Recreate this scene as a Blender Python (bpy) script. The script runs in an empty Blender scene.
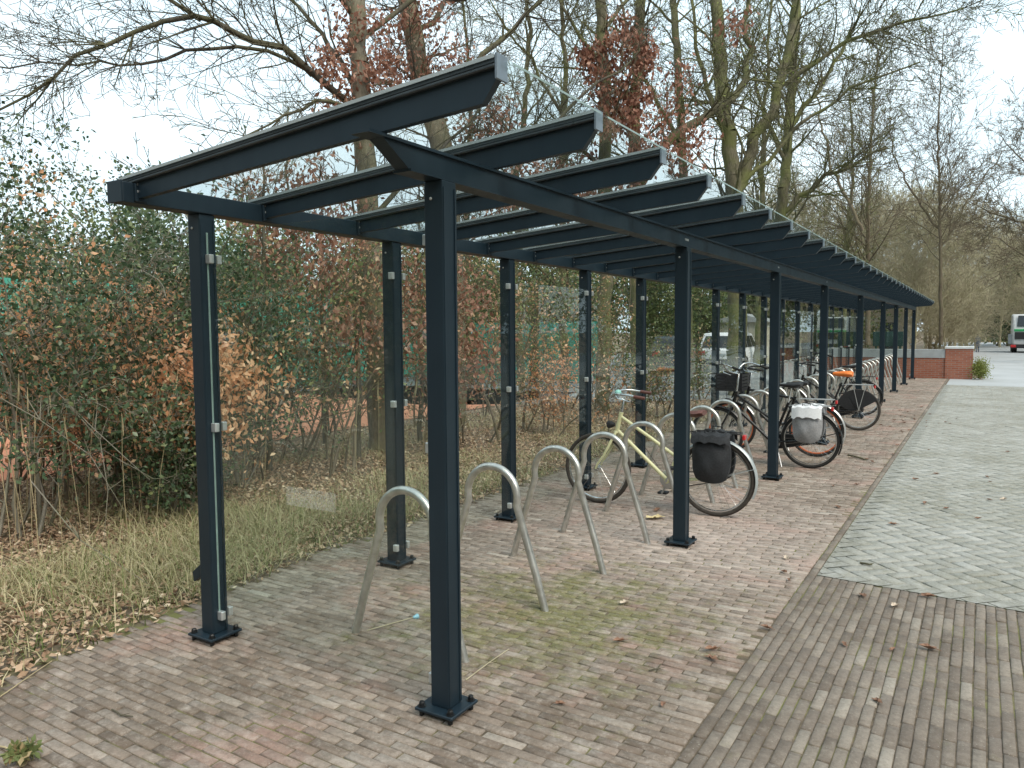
import bpy, bmesh, math, random
import numpy as np
from mathutils import Vector, Matrix
R = math.radians
PI = math.pi
scene = bpy.context.scene
COL = scene.collection

# ------------------------------------------------------------------ camera
F_PX, YAW, PITCH, ROLL, CAMZ = 757.83, -0.5551, 0.0688, -0.0065, 1.7
cam_d = bpy.data.cameras.new('camera')
cam = bpy.data.objects.new('camera', cam_d); COL.objects.link(cam)
cam_d.sensor_width = 36.0; cam_d.lens = 36.0*F_PX/1024.0
cam_d.clip_start = 0.05; cam_d.clip_end = 3000
vd = Vector((math.sin(YAW)*math.cos(PITCH), math.cos(YAW)*math.cos(PITCH), -math.sin(PITCH)))
rt0 = Vector((math.cos(YAW), -math.sin(YAW), 0)); up0 = rt0.cross(vd)
rt = rt0*math.cos(ROLL)+up0*math.sin(ROLL); up = -rt0*math.sin(ROLL)+up0*math.cos(ROLL)
cam.matrix_world = Matrix(((rt.x, up.x, -vd.x, 0), (rt.y, up.y, -vd.y, 0), (rt.z, up.z, -vd.z, CAMZ), (0, 0, 0, 1)))
scene.camera = cam
def at(px, py, D):          # a surveyed spot: picture bearing plus distance along the view axis
    p = rt*((px-512)/F_PX*D)+up*((384-py)/F_PX*D)+vd*D
    return Vector((p.x, p.y, p.z+CAMZ))

# ------------------------------------------------------------------ light
SUN_EL, SUN_AZ = R(48), R(115)       # azimuth clockwise from +Y
world = bpy.data.worlds.new('World'); scene.world = world; world.use_nodes = True
nt = world.node_tree; nt.nodes.clear()
wo = nt.nodes.new('ShaderNodeOutputWorld'); bg = nt.nodes.new('ShaderNodeBackground')
sky = nt.nodes.new('ShaderNodeTexSky'); sky.sky_type = 'NISHITA'; sky.sun_disc = False
sky.sun_elevation = SUN_EL; sky.sun_rotation = SUN_AZ; sky.air_density = 1.2; sky.dust_density = 2.0
tc = nt.nodes.new('ShaderNodeTexCoord'); mp = nt.nodes.new('ShaderNodeMapping'); mp.inputs['Scale'].default_value = (1.2, 1.2, 3.0)
nz = nt.nodes.new('ShaderNodeTexNoise'); nz.inputs['Scale'].default_value = 1.6; nz.inputs['Detail'].default_value = 5
cr = nt.nodes.new('ShaderNodeValToRGB')
cr.color_ramp.elements[0].position = 0.3; cr.color_ramp.elements[0].color = (5.7, 7.3, 8.1, 1)
cr.color_ramp.elements[1].position = 0.75; cr.color_ramp.elements[1].color = (7.5, 8.7, 9.2, 1)
mx = nt.nodes.new('ShaderNodeMix'); mx.data_type = 'RGBA'; mx.inputs['Factor'].default_value = 0.9
nt.links.new(tc.outputs['Generated'], mp.inputs['Vector']); nt.links.new(mp.outputs['Vector'], nz.inputs['Vector'])
nt.links.new(nz.outputs['Fac'], cr.inputs['Fac'])
nt.links.new(sky.outputs['Color'], mx.inputs[6]); nt.links.new(cr.outputs['Color'], mx.inputs[7])
nt.links.new(mx.outputs[2], bg.inputs['Color']); bg.inputs['Strength'].default_value = 0.088
nt.links.new(bg.outputs['Background'], wo.inputs['Surface'])
sl = bpy.data.lights.new('sun', 'SUN'); sl.energy = 1.5; sl.angle = R(35); sl.color = (1.0, 0.90, 0.76)
so = bpy.data.objects.new('sun', sl); COL.objects.link(so)
sd = Vector((math.sin(SUN_AZ)*math.cos(SUN_EL), math.cos(SUN_AZ)*math.cos(SUN_EL), math.sin(SUN_EL)))
so.rotation_euler = sd.to_track_quat('Z', 'Y').to_euler(); so.location = (10, -5, 30)
scene.view_settings.view_transform = 'Standard'; scene.view_settings.look = 'None'
scene.view_settings.exposure = 1.0; scene.view_settings.gamma = 1; scene.view_settings.use_curve_mapping = False
scene.render.engine = 'CYCLES'
scene.cycles.transparent_max_bounces = 40; scene.cycles.max_bounces = 6
scene.cycles.diffuse_bounces = 3; scene.cycles.glossy_bounces = 3
scene.cycles.use_denoising = True

# ------------------------------------------------------------------ materials
class N:
    def __init__(s, name):
        s.m = bpy.data.materials.new(name); s.m.use_nodes = True
        s.t = s.m.node_tree; s.b = s.t.nodes['Principled BSDF']; s.out = s.t.nodes['Material Output']
    def n(s, ty, **k):
        x = s.t.nodes.new(ty)
        for a, v in k.items(): setattr(x, a, v)
        return x
    def l(s, a, b): s.t.links.new(a, b)
    def noise(s, scale, detail=4, vec=None, rough=0.55):
        x = s.n('ShaderNodeTexNoise'); x.inputs['Scale'].default_value = scale; x.inputs['Detail'].default_value = detail
        x.inputs['Roughness'].default_value = rough
        if vec is None: vec = s.coord()
        s.l(vec, x.inputs['Vector']); return x.outputs['Fac']
    def coord(s):
        if not hasattr(s, '_c'): s._c = s.n('ShaderNodeTexCoord').outputs['Object']
        return s._c
    def ramp(s, fac, stops):
        x = s.n('ShaderNodeValToRGB'); e = x.color_ramp.elements
        while len(e) < len(stops): e.new(0.5)
        for i, (p, c) in enumerate(stops): e[i].position = p; e[i].color = (*c, 1) if len(c) == 3 else c
        s.l(fac, x.inputs['Fac']); return x.outputs['Color']
    def mix(s, fac, a, b, blend='MIX'):
        x = s.n('ShaderNodeMix', data_type='RGBA', blend_type=blend)
        for sock, v in ((x.inputs['Factor'], fac), (x.inputs[6], a), (x.inputs[7], b)):
            if isinstance(v, (int, float)): sock.default_value = v
            elif isinstance(v, tuple): sock.default_value = (*v, 1)
            else: s.l(v, sock)
        return x.outputs[2]
    def math(s, op, a, b=0.0, c=None):
        x = s.n('ShaderNodeMath', operation=op)
        for i, v in enumerate((a, b, c)):
            if v is None: continue
            if isinstance(v, (int, float)): x.inputs[i].default_value = v
            else: s.l(v, x.inputs[i])
        return x.outputs[0]
    def n_off(s):
        v = s.n('ShaderNodeMapping'); v.inputs['Location'].default_value = (31, 17, 5); s.l(s.coord(), v.inputs['Vector']); return v.outputs['Vector']
    def attr(s, name='rnd'):
        x = s.n('ShaderNodeAttribute'); x.attribute_name = name; return x.outputs['Fac']
    def bump(s, h, strength=0.3, dist=0.01):
        x = s.n('ShaderNodeBump'); x.inputs['Strength'].default_value = strength; x.inputs['Distance'].default_value = dist
        s.l(h, x.inputs['Height']); s.l(x.outputs['Normal'], s.b.inputs['Normal'])
    def set(s, col=None, rough=0.6, metal=0.0, spec=0.5):
        if col is not None:
            if isinstance(col, tuple): s.b.inputs['Base Color'].default_value = (*col, 1)
            else: s.l(col, s.b.inputs['Base Color'])
        if isinstance(rough, (int, float)): s.b.inputs['Roughness'].default_value = rough
        else: s.l(rough, s.b.inputs['Roughness'])
        s.b.inputs['Metallic'].default_value = metal; s.b.inputs['Specular IOR Level'].default_value = spec
        return s.m
def simple(name, col, rough=0.5, metal=0.0, var=0.25, scale=8.0, bump=0.0):
    s = N(name); f = s.noise(scale, 5)
    a = tuple(c*(1-var) for c in col); b = tuple(min(1, c*(1+var)) for c in col)
    c = s.ramp(f, [(0.3, a), (0.7, b)])
    rr = s.math('MULTIPLY_ADD', s.noise(scale*2.3, 3), 0.25, rough-0.12)
    s.set(c, rr, metal)
    if bump: s.bump(s.noise(scale*6, 3), bump, 0.003)
    return s.m
M = {}
# anthracite powder coat with faint dust and streaks
s = N('anthracite_coat'); v = s.n('ShaderNodeMapping'); v.inputs['Scale'].default_value = (14, 14, 1.2); s.l(s.coord(), v.inputs['Vector'])
f = s.noise(1.0, 5, v.outputs['Vector']); g = s.noise(3.0, 4)
c = s.mix(s.math('MULTIPLY', f, g), (0.006, 0.0155, 0.025), (0.020, 0.038, 0.052))
s.set(c, s.math('MULTIPLY_ADD', s.noise(9, 3), 0.2, 0.36), 0, .4); M['coat'] = s.m
M['bar'] = simple('anodised_bar', (0.05, 0.062, 0.07), 0.32, 0.3, 0.2, 6)
M['cap'] = simple('grey_end_cap', (0.17, 0.21, 0.25), 0.4, 0.2, 0.15, 20)
M['skyglint_mudguard'] = simple('skyglint_mudguard_grey', (0.4, 0.44, 0.45), 0.35, 0.2, 0.1, 6)  # painted sky glint for the rafter edges, also the cream bicycle's mudguard grey
M['steel'] = simple('brushed_stainless', (0.58, 0.57, 0.54), 0.36, 0.85, 0.25, 14, 0.1)
M['galv'] = simple('galvanised', (0.55, 0.57, 0.57), 0.45, 0.75, 0.2, 30)
M['clip'] = simple('satin_clip', (0.6, 0.62, 0.62), 0.35, 0.6, 0.1, 40)
M['bolt'] = simple('black_bolt', (0.012, 0.014, 0.016), 0.4, 0.3)
M['rubber'] = simple('rubber', (0.018, 0.017, 0.016), 0.75, 0, 0.3, 40)
M['rubber_brown'] = simple('dusty_rubber', (0.05, 0.042, 0.035), 0.85, 0, 0.3, 40)
M['black'] = simple('black_gloss', (0.010, 0.010, 0.011), 0.25, 0, 0.1)
M['blackm'] = simple('black_matt', (0.018, 0.018, 0.02), 0.6, 0, 0.3, 30)
M['fabric_black'] = simple('black_fabric', (0.02, 0.022, 0.026), 0.8, 0, 0.35, 60, 0.5)
M['fabric_grey'] = simple('grey_canvas', (0.30, 0.30, 0.31), 0.85, 0, 0.2, 60, 0.4)
M['fabric_white'] = simple('white_canvas', (0.72, 0.73, 0.75), 0.7, 0, 0.08, 60, 0.2)
M['cream'] = simple('cream_paint', (0.72, 0.70, 0.42), 0.35, 0, 0.07, 12)
M['chrome'] = simple('chrome', (0.62, 0.63, 0.63), 0.2, 0.95, 0.1)
M['silver'] = simple('silver_paint', (0.5, 0.5, 0.5), 0.35, 0.6, 0.1)
M['leather'] = simple('brown_leather', (0.13, 0.05, 0.04), 0.45, 0, 0.25, 30)
M['orange'] = simple('orange_vinyl', (0.85, 0.22, 0.04), 0.5, 0, 0.1)
M['orange_rim'] = simple('orange_rim', (0.55, 0.14, 0.05), 0.45, 0, 0.1)
M['mint'] = simple('mint_plastic', (0.35, 0.7, 0.62), 0.4)
M['white'] = simple('white_paint', (0.78, 0.79, 0.8), 0.3, 0, 0.05)
M['darkcar'] = simple('dark_car_paint', (0.05, 0.06, 0.07), 0.25, 0.3, 0.1)
M['glass_dark'] = simple('tinted_window', (0.02, 0.025, 0.03), 0.1, 0, 0.2)
M['green_paint'] = simple('green_livery', (0.03, 0.36, 0.12), 0.35, 0, 0.08)
M['red_lamp'] = simple('red_lamp', (0.5, 0.02, 0.02), 0.3, 0, 0.1)
M['skin'] = simple('skin', (0.5, 0.32, 0.24), 0.6); M['navy'] = simple('navy_cloth', (0.05, 0.08, 0.13), 0.85)
M['trouser'] = simple('grey_cloth', (0.16, 0.17, 0.2), 0.85); M['hair'] = simple('dark_hair', (0.03, 0.022, 0.016), 0.8)
M['straw'] = simple('straw_stalk', (0.42, 0.34, 0.2), 0.85, 0, 0.3)
M['render'] = simple('grey_render', (0.34, 0.36, 0.37), 0.8, 0, 0.12, 3)
M['coping'] = simple('pale_coping', (0.62, 0.63, 0.63), 0.7, 0, 0.1, 5)
M['shed'] = simple('cream_boards', (0.5, 0.47, 0.38), 0.7, 0, 0.12, 5)
M['sign_green'] = simple('dark_green_board', (0.012, 0.04, 0.035), 0.5)

def glass(name, tint=(0.955, 0.975, 0.968), dirt=0.03, refl=0.9):
    s = N(name); s.t.nodes.remove(s.b)
    tr = s.n('ShaderNodeBsdfTransparent'); tr.inputs['Color'].default_value = (*tint, 1)
    gl = s.n('ShaderNodeBsdfGlossy'); gl.inputs['Roughness'].default_value = 0.015; gl.inputs['Color'].default_value = (0.95, 1.0, 0.98, 1)
    df = s.n('ShaderNodeBsdfDiffuse'); df.inputs['Color'].default_value = (0.5, 0.54, 0.5, 1)
    lw = s.n('ShaderNodeLayerWeight'); lw.inputs['Blend'].default_value = 0.5
    p = s.math('POWER', lw.outputs['Facing'], 5.0)
    fr = s.math('MULTIPLY', s.math('MULTIPLY_ADD', p, 0.95, 0.045), refl)
    m1 = s.n('ShaderNodeMixShader'); s.l(fr, m1.inputs[0]); s.l(tr.outputs[0], m1.inputs[1]); s.l(gl.outputs[0], m1.inputs[2])
    dn = s.math('MULTIPLY', s.math('POWER', s.noise(2.2, 7, None, 0.7), 3.0), dirt*8)
    m2 = s.n('ShaderNodeMixShader'); s.l(dn, m2.inputs[0]); s.l(m1.outputs[0], m2.inputs[1]); s.l(df.outputs[0], m2.inputs[2])
    s.l(m2.outputs[0], s.out.inputs['Surface']); return s.m
M['glass'] = glass('clear_panel_glass', (0.965, 0.985, 0.975), 0.003, 0.5)
M['roofglass'] = glass('roof_glass', (0.93, 0.955, 0.95), 0.035, 0.55)
M['glassedge'] = simple('glass_edge', (0.24, 0.33, 0.31), 0.25, 0, 0.15, 10)
# speckled frosted film
s = N('speckled_film'); s.t.nodes.remove(s.b)
tr = s.n('ShaderNodeBsdfTransparent'); df = s.n('ShaderNodeBsdfDiffuse'); df.inputs['Color'].default_value = (0.6, 0.58, 0.5, 1)
m1 = s.n('ShaderNodeMixShader'); fac = s.ramp(s.noise(140, 2), [(0.42, (0.04,)*3), (0.6, (0.42,)*3)])
s.l(fac, m1.inputs[0]); s.l(tr.outputs[0], m1.inputs[1]); s.l(df.outputs[0], m1.inputs[2]); s.l(m1.outputs[0], s.out.inputs['Surface'])
M['film'] = s.m

# paving: each block has its own value in the face attribute rnd
def paving_mat(name, stops, stain_dark, stain_light, moss=0.0, pinkc=None, specks=True, pale_zone=None):
    s = N(name); a = s.attr(); co = s.coord()
    c = s.ramp(a, stops)
    # blotchy weathering at several scales
    big = s.noise(0.8, 6, co, .6); mid = s.noise(3.2, 8, co, 0.72); fine = s.noise(38, 8, co, 0.8)
    c = s.mix(s.ramp(big, [(0.45, (0, 0, 0)), (0.62, (1, 1, 1))]), c, s.mix(0.5, c, stain_dark))
    c = s.mix(s.math('MULTIPLY', s.ramp(mid, [(0.5, (0, 0, 0)), (0.68, (1, 1, 1))]), 0.55), c, stain_light)
    if pinkc:
        c = s.mix(s.math('MULTIPLY', s.ramp(s.noise(1.7, 4, co), [(0.52, (0, 0, 0)), (0.66, (1, 1, 1))]), 0.5), c, pinkc)
    if pale_zone:
        sp = s.n('ShaderNodeSeparateXYZ'); s.l(co, sp.inputs[0])
        dx = s.math('MULTIPLY', s.math('SUBTRACT', sp.outputs[0], -2.1), 0.6); dy = s.math('MULTIPLY', s.math('SUBTRACT', sp.outputs[1], 6.1), 0.45)
        d = s.math('SQRT', s.math('ADD', s.math('MULTIPLY', dx, dx), s.math('MULTIPLY', dy, dy)))
        c = s.mix(s.math('MULTIPLY', s.math('MULTIPLY', s.math('SUBTRACT', 1.0, s.math('MINIMUM', d, 1.0)), s.ramp(s.noise(7, 7, co, .75), [(0.35, (.3,)*3), (0.6, (1,)*3)])), 0.85), c, pale_zone)  # bricks turn paler towards the middle of one area, broken up by noise
    if moss:
        sp = s.n('ShaderNodeSeparateXYZ'); s.l(co, sp.inputs[0])
        # moss grows where few wheels pass: around the near hoops
        dx = s.math('MULTIPLY', s.math('SUBTRACT', sp.outputs[0], -2.15), 0.7); dy = s.math('MULTIPLY', s.math('SUBTRACT', sp.outputs[1], 4.0), 0.62)
        d = s.math('SQRT', s.math('ADD', s.math('MULTIPLY', dx, dx), s.math('MULTIPLY', dy, dy)))
        foc = s.math('SUBTRACT', 1.0, s.math('MINIMUM', d, 1.0))
        mm = s.math('ADD', s.math('MULTIPLY', foc, 0.30), s.noise(4.5, 7, co, 0.75))
        mf = s.ramp(mm, [(0.6, (0, 0, 0)), (0.78, (1, 1, 1))])
        c = s.mix(s.math('MULTIPLY', mf, moss), c, s.mix(fine, (0.09, 0.085, 0.03), (0.25, 0.24, 0.09)))
    c = s.mix(s.math('MULTIPLY', s.ramp(fine, [(0.38, (1, 1, 1)), (0.56, (0, 0, 0))]), 0.6), c, s.mix(0.55, c, (0.06, 0.048, 0.035)))
    c = s.mix(s.math('MULTIPLY', s.ramp(s.noise(12, 8, co, .8), [(0.5, (0, 0, 0)), (0.66, (1, 1, 1))]), 0.45), c, stain_light)
    c = s.mix(s.math('MULTIPLY', s.ramp(s.noise(9, 8, s.n_off(), .8), [(0.52, (0, 0, 0)), (0.64, (1, 1, 1))]), 0.5), c, stain_dark)
    if specks:
        c = s.mix(s.math('MULTIPLY', s.ramp(s.noise(95, 2, co), [(0.66, (0, 0, 0)), (0.72, (1, 1, 1))]), 0.4), c, (0.5, 0.47, 0.42))
    s.set(c, s.math('MULTIPLY_ADD', mid, 0.2, 0.72)); s.bump(s.math('ADD', fine, s.math('MULTIPLY', s.noise(14, 4, co), 1.2)), 0.9, 0.006)
    return s.m
M['brick_pave'] = paving_mat('brick_paving', [(0, (0.17, 0.127, 0.098)), (0.35, (0.24, 0.187, 0.148)), (0.6, (0.30, 0.24, 0.195)), (0.85, (0.38, 0.315, 0.262)), (1, (0.47, 0.41, 0.35))],
                             (0.12, 0.088, 0.06), (0.52, 0.455, 0.40), 0.9, (0.40, 0.235, 0.19), pale_zone=(0.56, 0.455, 0.41))
M['apron_pave'] = paving_mat('apron_brick', [(0, (0.15, 0.118, 0.094)), (0.4, (0.2, 0.162, 0.132)), (0.7, (0.25, 0.208, 0.17)), (1, (0.35, 0.305, 0.255))],
                             (0.12, 0.092, 0.068), (0.33, 0.285, 0.235), 0.5)
M['pale_pave'] = paving_mat('pale_concrete_paving', [(0, (0.29, 0.285, 0.25)), (0.5, (0.355, 0.35, 0.315)), (1, (0.43, 0.425, 0.395))],
                            (0.21, 0.20, 0.145), (0.50, 0.495, 0.475), 0.4)
s = N('joint_soil'); co = s.coord()
c = s.ramp(s.noise(30, 5), [(0.3, (0.06, 0.046, 0.03)), (0.7, (0.17, 0.13, 0.09))])
mf = s.ramp(s.noise(1.6, 6, co, 0.7), [(0.5, (0, 0, 0)), (0.6, (1, 1, 1))])
c = s.mix(s.math('MULTIPLY', mf, 0.7), c, (0.17, 0.18, 0.05)); s.set(c, 0.95); M['joint'] = s.m
s = N('grey_joint'); s.set(s.ramp(s.noise(3, 6), [(0.35, (0.085, 0.085, 0.04)), (0.65, (0.15, 0.14, 0.09))]), 0.95); M['joint2'] = s.m
s = N('worn_asphalt')
c = s.ramp(s.noise(0.5, 7), [(0.3, (0.33, 0.34, 0.34)), (0.7, (0.44, 0.45, 0.46))])
s.set(c, 0.85); s.bump(s.noise(120, 3), 0.3, 0.004); M['asphalt'] = s.m
s = N('carpark_tarmac'); s.set(s.ramp(s.noise(0.8, 7), [(0.3, (0.17, 0.175, 0.175)), (0.7, (0.26, 0.265, 0.26))]), 0.9); M['tarmac'] = s.m
s = N('woodland_soil'); co = s.coord()
c = s.ramp(s.noise(18, 8, co, 0.75), [(0.25, (0.07, 0.048, 0.03)), (0.5, (0.2, 0.145, 0.095)), (0.75, (0.38, 0.29, 0.2))])
gf = s.ramp(s.noise(0.6, 6, co, 0.7), [(0.48, (0, 0, 0)), (0.62, (1, 1, 1))])
c = s.mix(s.math('MULTIPLY', gf, 0.55), c, s.ramp(s.noise(30, 4), [(0.3, (0.05, 0.06, 0.02)), (0.7, (0.2, 0.19, 0.09))]))
s.set(c, 0.95); s.bump(s.noise(35, 5), 0.8, 0.03); M['soil'] = s.m
s = N('clay_court'); s.set(s.ramp(s.noise(1.5, 6), [(0.3, (0.50, 0.19, 0.10)), (0.7, (0.66, 0.28, 0.16))]), 0.95); M['clay'] = s.m
# bark
def bark(name, a, b, moss, mossamt=0.5):
    s = N(name); v = s.n('ShaderNodeMapping'); v.inputs['Scale'].default_value = (1, 1, 0.25); s.l(s.coord(), v.inputs['Vector'])
    f = s.noise(22, 6, v.outputs['Vector'], 0.7)
    c = s.ramp(f, [(0.3, a), (0.7, b)])
    mf = s.ramp(s.noise(1.6, 5), [(0.42, (0, 0, 0)), (0.62, (1, 1, 1))])
    c = s.mix(s.math('MULTIPLY', mf, mossamt), c, moss); s.set(c, 0.95, 0, 0.2); s.bump(f, 0.7, 0.02); return s.m
M['bark_grey'] = bark('grey_bark', (0.045, 0.038, 0.03), (0.15, 0.13, 0.105), (0.13, 0.13, 0.06), 0.6)
M['bark_oak'] = bark('oak_bark', (0.09, 0.078, 0.058), (0.25, 0.215, 0.165), (0.17, 0.165, 0.08), 0.55)
M['bark_moss'] = bark('mossy_bark', (0.065, 0.058, 0.036), (0.19, 0.17, 0.115), (0.15, 0.165, 0.055), 0.75)
M['bark_pale'] = bark('pale_bark', (0.16, 0.14, 0.11), (0.33, 0.3, 0.25), (0.17, 0.18, 0.1), 0.5)
M['bark_brown'] = bark('brown_twigs', (0.10, 0.075, 0.05), (0.21, 0.17, 0.125), (0.15, 0.145, 0.075), 0.4)
M['bark_haze'] = bark('fine_twigs', (0.27, 0.225, 0.155), (0.5, 0.44, 0.31), (0.37, 0.37, 0.2), 0.5)
def leafmat(name, stops, rough=0.5, trans=0.35):
    s = N(name); c = s.ramp(s.attr(), stops); s.set(c, rough, 0, 0.4)
    tl = s.n('ShaderNodeBsdfTranslucent'); s.l(c, tl.inputs['Color'])
    m1 = s.n('ShaderNodeMixShader'); m1.inputs[0].default_value = trans
    s.l(s.b.outputs[0], m1.inputs[1]); s.l(tl.outputs[0], m1.inputs[2]); s.l(m1.outputs[0], s.out.inputs['Surface']); return s.m
M['holly'] = leafmat('holly_leaves', [(0, (0.035, 0.06, 0.03)), (0.5, (0.07, 0.115, 0.055)), (0.8, (0.16, 0.215, 0.115)), (1, (0.34, 0.38, 0.17))], 0.3, 0.3)
M['beech'] = leafmat('dry_beech_leaves', [(0, (0.42, 0.17, 0.08)), (0.5, (0.74, 0.38, 0.2)), (1, (0.9, 0.64, 0.42))], 0.6, 0.4)
M['oakdry'] = leafmat('dry_oak_leaves', [(0, (0.18, 0.075, 0.048)), (0.5, (0.35, 0.165, 0.11)), (1, (0.58, 0.37, 0.27))], 0.6, 0.35)
M['mixleaf'] = leafmat('mixed_leaves', [(0, (0.08, 0.12, 0.05)), (0.3, (0.15, 0.2, 0.08)), (0.5, (0.28, 0.3, 0.13)), (0.6, (0.42, 0.23, 0.13)), (0.8, (0.6, 0.35, 0.2)), (1, (0.75, 0.56, 0.36))], 0.6, 0.4)
M['greenleaf'] = leafmat('hedge_leaves', [(0, (0.055, 0.085, 0.03)), (0.5, (0.13, 0.17, 0.06)), (0.8, (0.23, 0.26, 0.1)), (1, (0.42, 0.32, 0.17))], 0.55, 0.3)
M['budleaf'] = leafmat('spring_buds', [(0, (0.17, 0.2, 0.05)), (1, (0.33, 0.36, 0.1))], 0.6, 0.5)
M['litter'] = leafmat('leaf_litter', [(0, (0.13, 0.075, 0.045)), (0.35, (0.32, 0.2, 0.125)), (0.7, (0.52, 0.37, 0.25)), (1, (0.74, 0.61, 0.45))], 0.85, 0.1)
M['grassdry'] = leafmat('dry_grass_blades', [(0, (0.09, 0.13, 0.03)), (0.3, (0.2, 0.24, 0.08)), (0.5, (0.42, 0.38, 0.2)), (1, (0.62, 0.54, 0.34))], 0.8, 0.3)
# brick wall
def wallmat(name, c1, c2, mortar, sc, bw=0.22, rh=0.065):
    s = N(name); tc = s.coord(); sp = s.n('ShaderNodeSeparateXYZ'); s.l(tc, sp.inputs[0]); cb = s.n('ShaderNodeCombineXYZ')
    s.l(s.math('ADD', sp.outputs[0], sp.outputs[1]), cb.inputs[0]); s.l(sp.outputs[2], cb.inputs[1])
    b = s.n('ShaderNodeTexBrick'); b.inputs['Color1'].default_value = (*c1, 1); b.inputs['Color2'].default_value = (*c2, 1); b.inputs['Mortar'].default_value = (*mortar, 1)
    b.inputs['Scale'].default_value = sc; b.inputs['Brick Width'].default_value = bw; b.inputs['Row Height'].default_value = rh; b.inputs['Mortar Size'].default_value = 0.008
    s.l(cb.outputs[0], b.inputs['Vector']); s.set(s.mix(s.math('MULTIPLY', s.noise(2, 5), 0.4), b.outputs['Color'], tuple(x*0.55 for x in c1)), 0.9); return s.m
M['redbrick'] = wallmat('red_brick_wall', (0.32, 0.09, 0.05), (0.42, 0.15, 0.09), (0.3, 0.26, 0.22), 1)
M['beigebrick'] = wallmat('beige_brick_wall', (0.36, 0.30, 0.23), (0.44, 0.38, 0.3), (0.36, 0.33, 0.29), 1)
s = N('windscreen_net'); s.set(s.ramp(s.noise(1.2, 4), [(0.3, (0.04, 0.28, 0.21)), (0.7, (0.08, 0.42, 0.33))]), 0.8); M['net'] = s.m
M['postgreen'] = simple('green_fence_post', (0.02, 0.09, 0.06), 0.5)

# ------------------------------------------------------------------ mesh helpers
def new_obj(name, mesh, parent=None):
    o = bpy.data.objects.new(name, mesh); COL.objects.link(o)
    if parent is not None: o.parent = parent
    return o
def tag(o, label=None, cat=None, group=None, kind=None):
    if label: o['label'] = label
    if cat: o['category'] = cat
    if group: o['group'] = group
    if kind: o['kind'] = kind
    return o
def thing(name, label, cat, loc=(0, 0, 0), rz=0.0, group=None):
    o = bpy.data.objects.new(name, None); COL.objects.link(o); o.empty_display_size = 0.2
    o.location = loc; o.rotation_euler = (0, 0, rz)
    return tag(o, label, cat, group)
def np_mesh(name, V, faces, rnd=None, smooth=False):
    """V (n,3); faces list of int arrays (m,k)."""
    me = bpy.data.meshes.new(name); V = np.asarray(V, np.float32)
    me.vertices.add(len(V)); me.vertices.foreach_set('co', V.ravel())
    li = np.concatenate([f.ravel() for f in faces]).astype(np.int32)
    tot = np.concatenate([np.full(len(f), f.shape[1], np.int32) for f in faces])
    st = np.concatenate([[0], np.cumsum(tot)[:-1]]).astype(np.int32)
    me.loops.add(len(li)); me.loops.foreach_set('vertex_index', li)
    me.polygons.add(len(tot)); me.polygons.foreach_set('loop_start', st); me.polygons.foreach_set('loop_total', tot)
    if smooth: me.polygons.foreach_set('use_smooth', np.ones(len(tot), bool))
    me.update(calc_edges=True)
    if rnd is not None:
        a = me.attributes.new('rnd', 'FLOAT', 'FACE'); a.data.foreach_set('value', np.asarray(rnd, np.float32))
    return me
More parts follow.
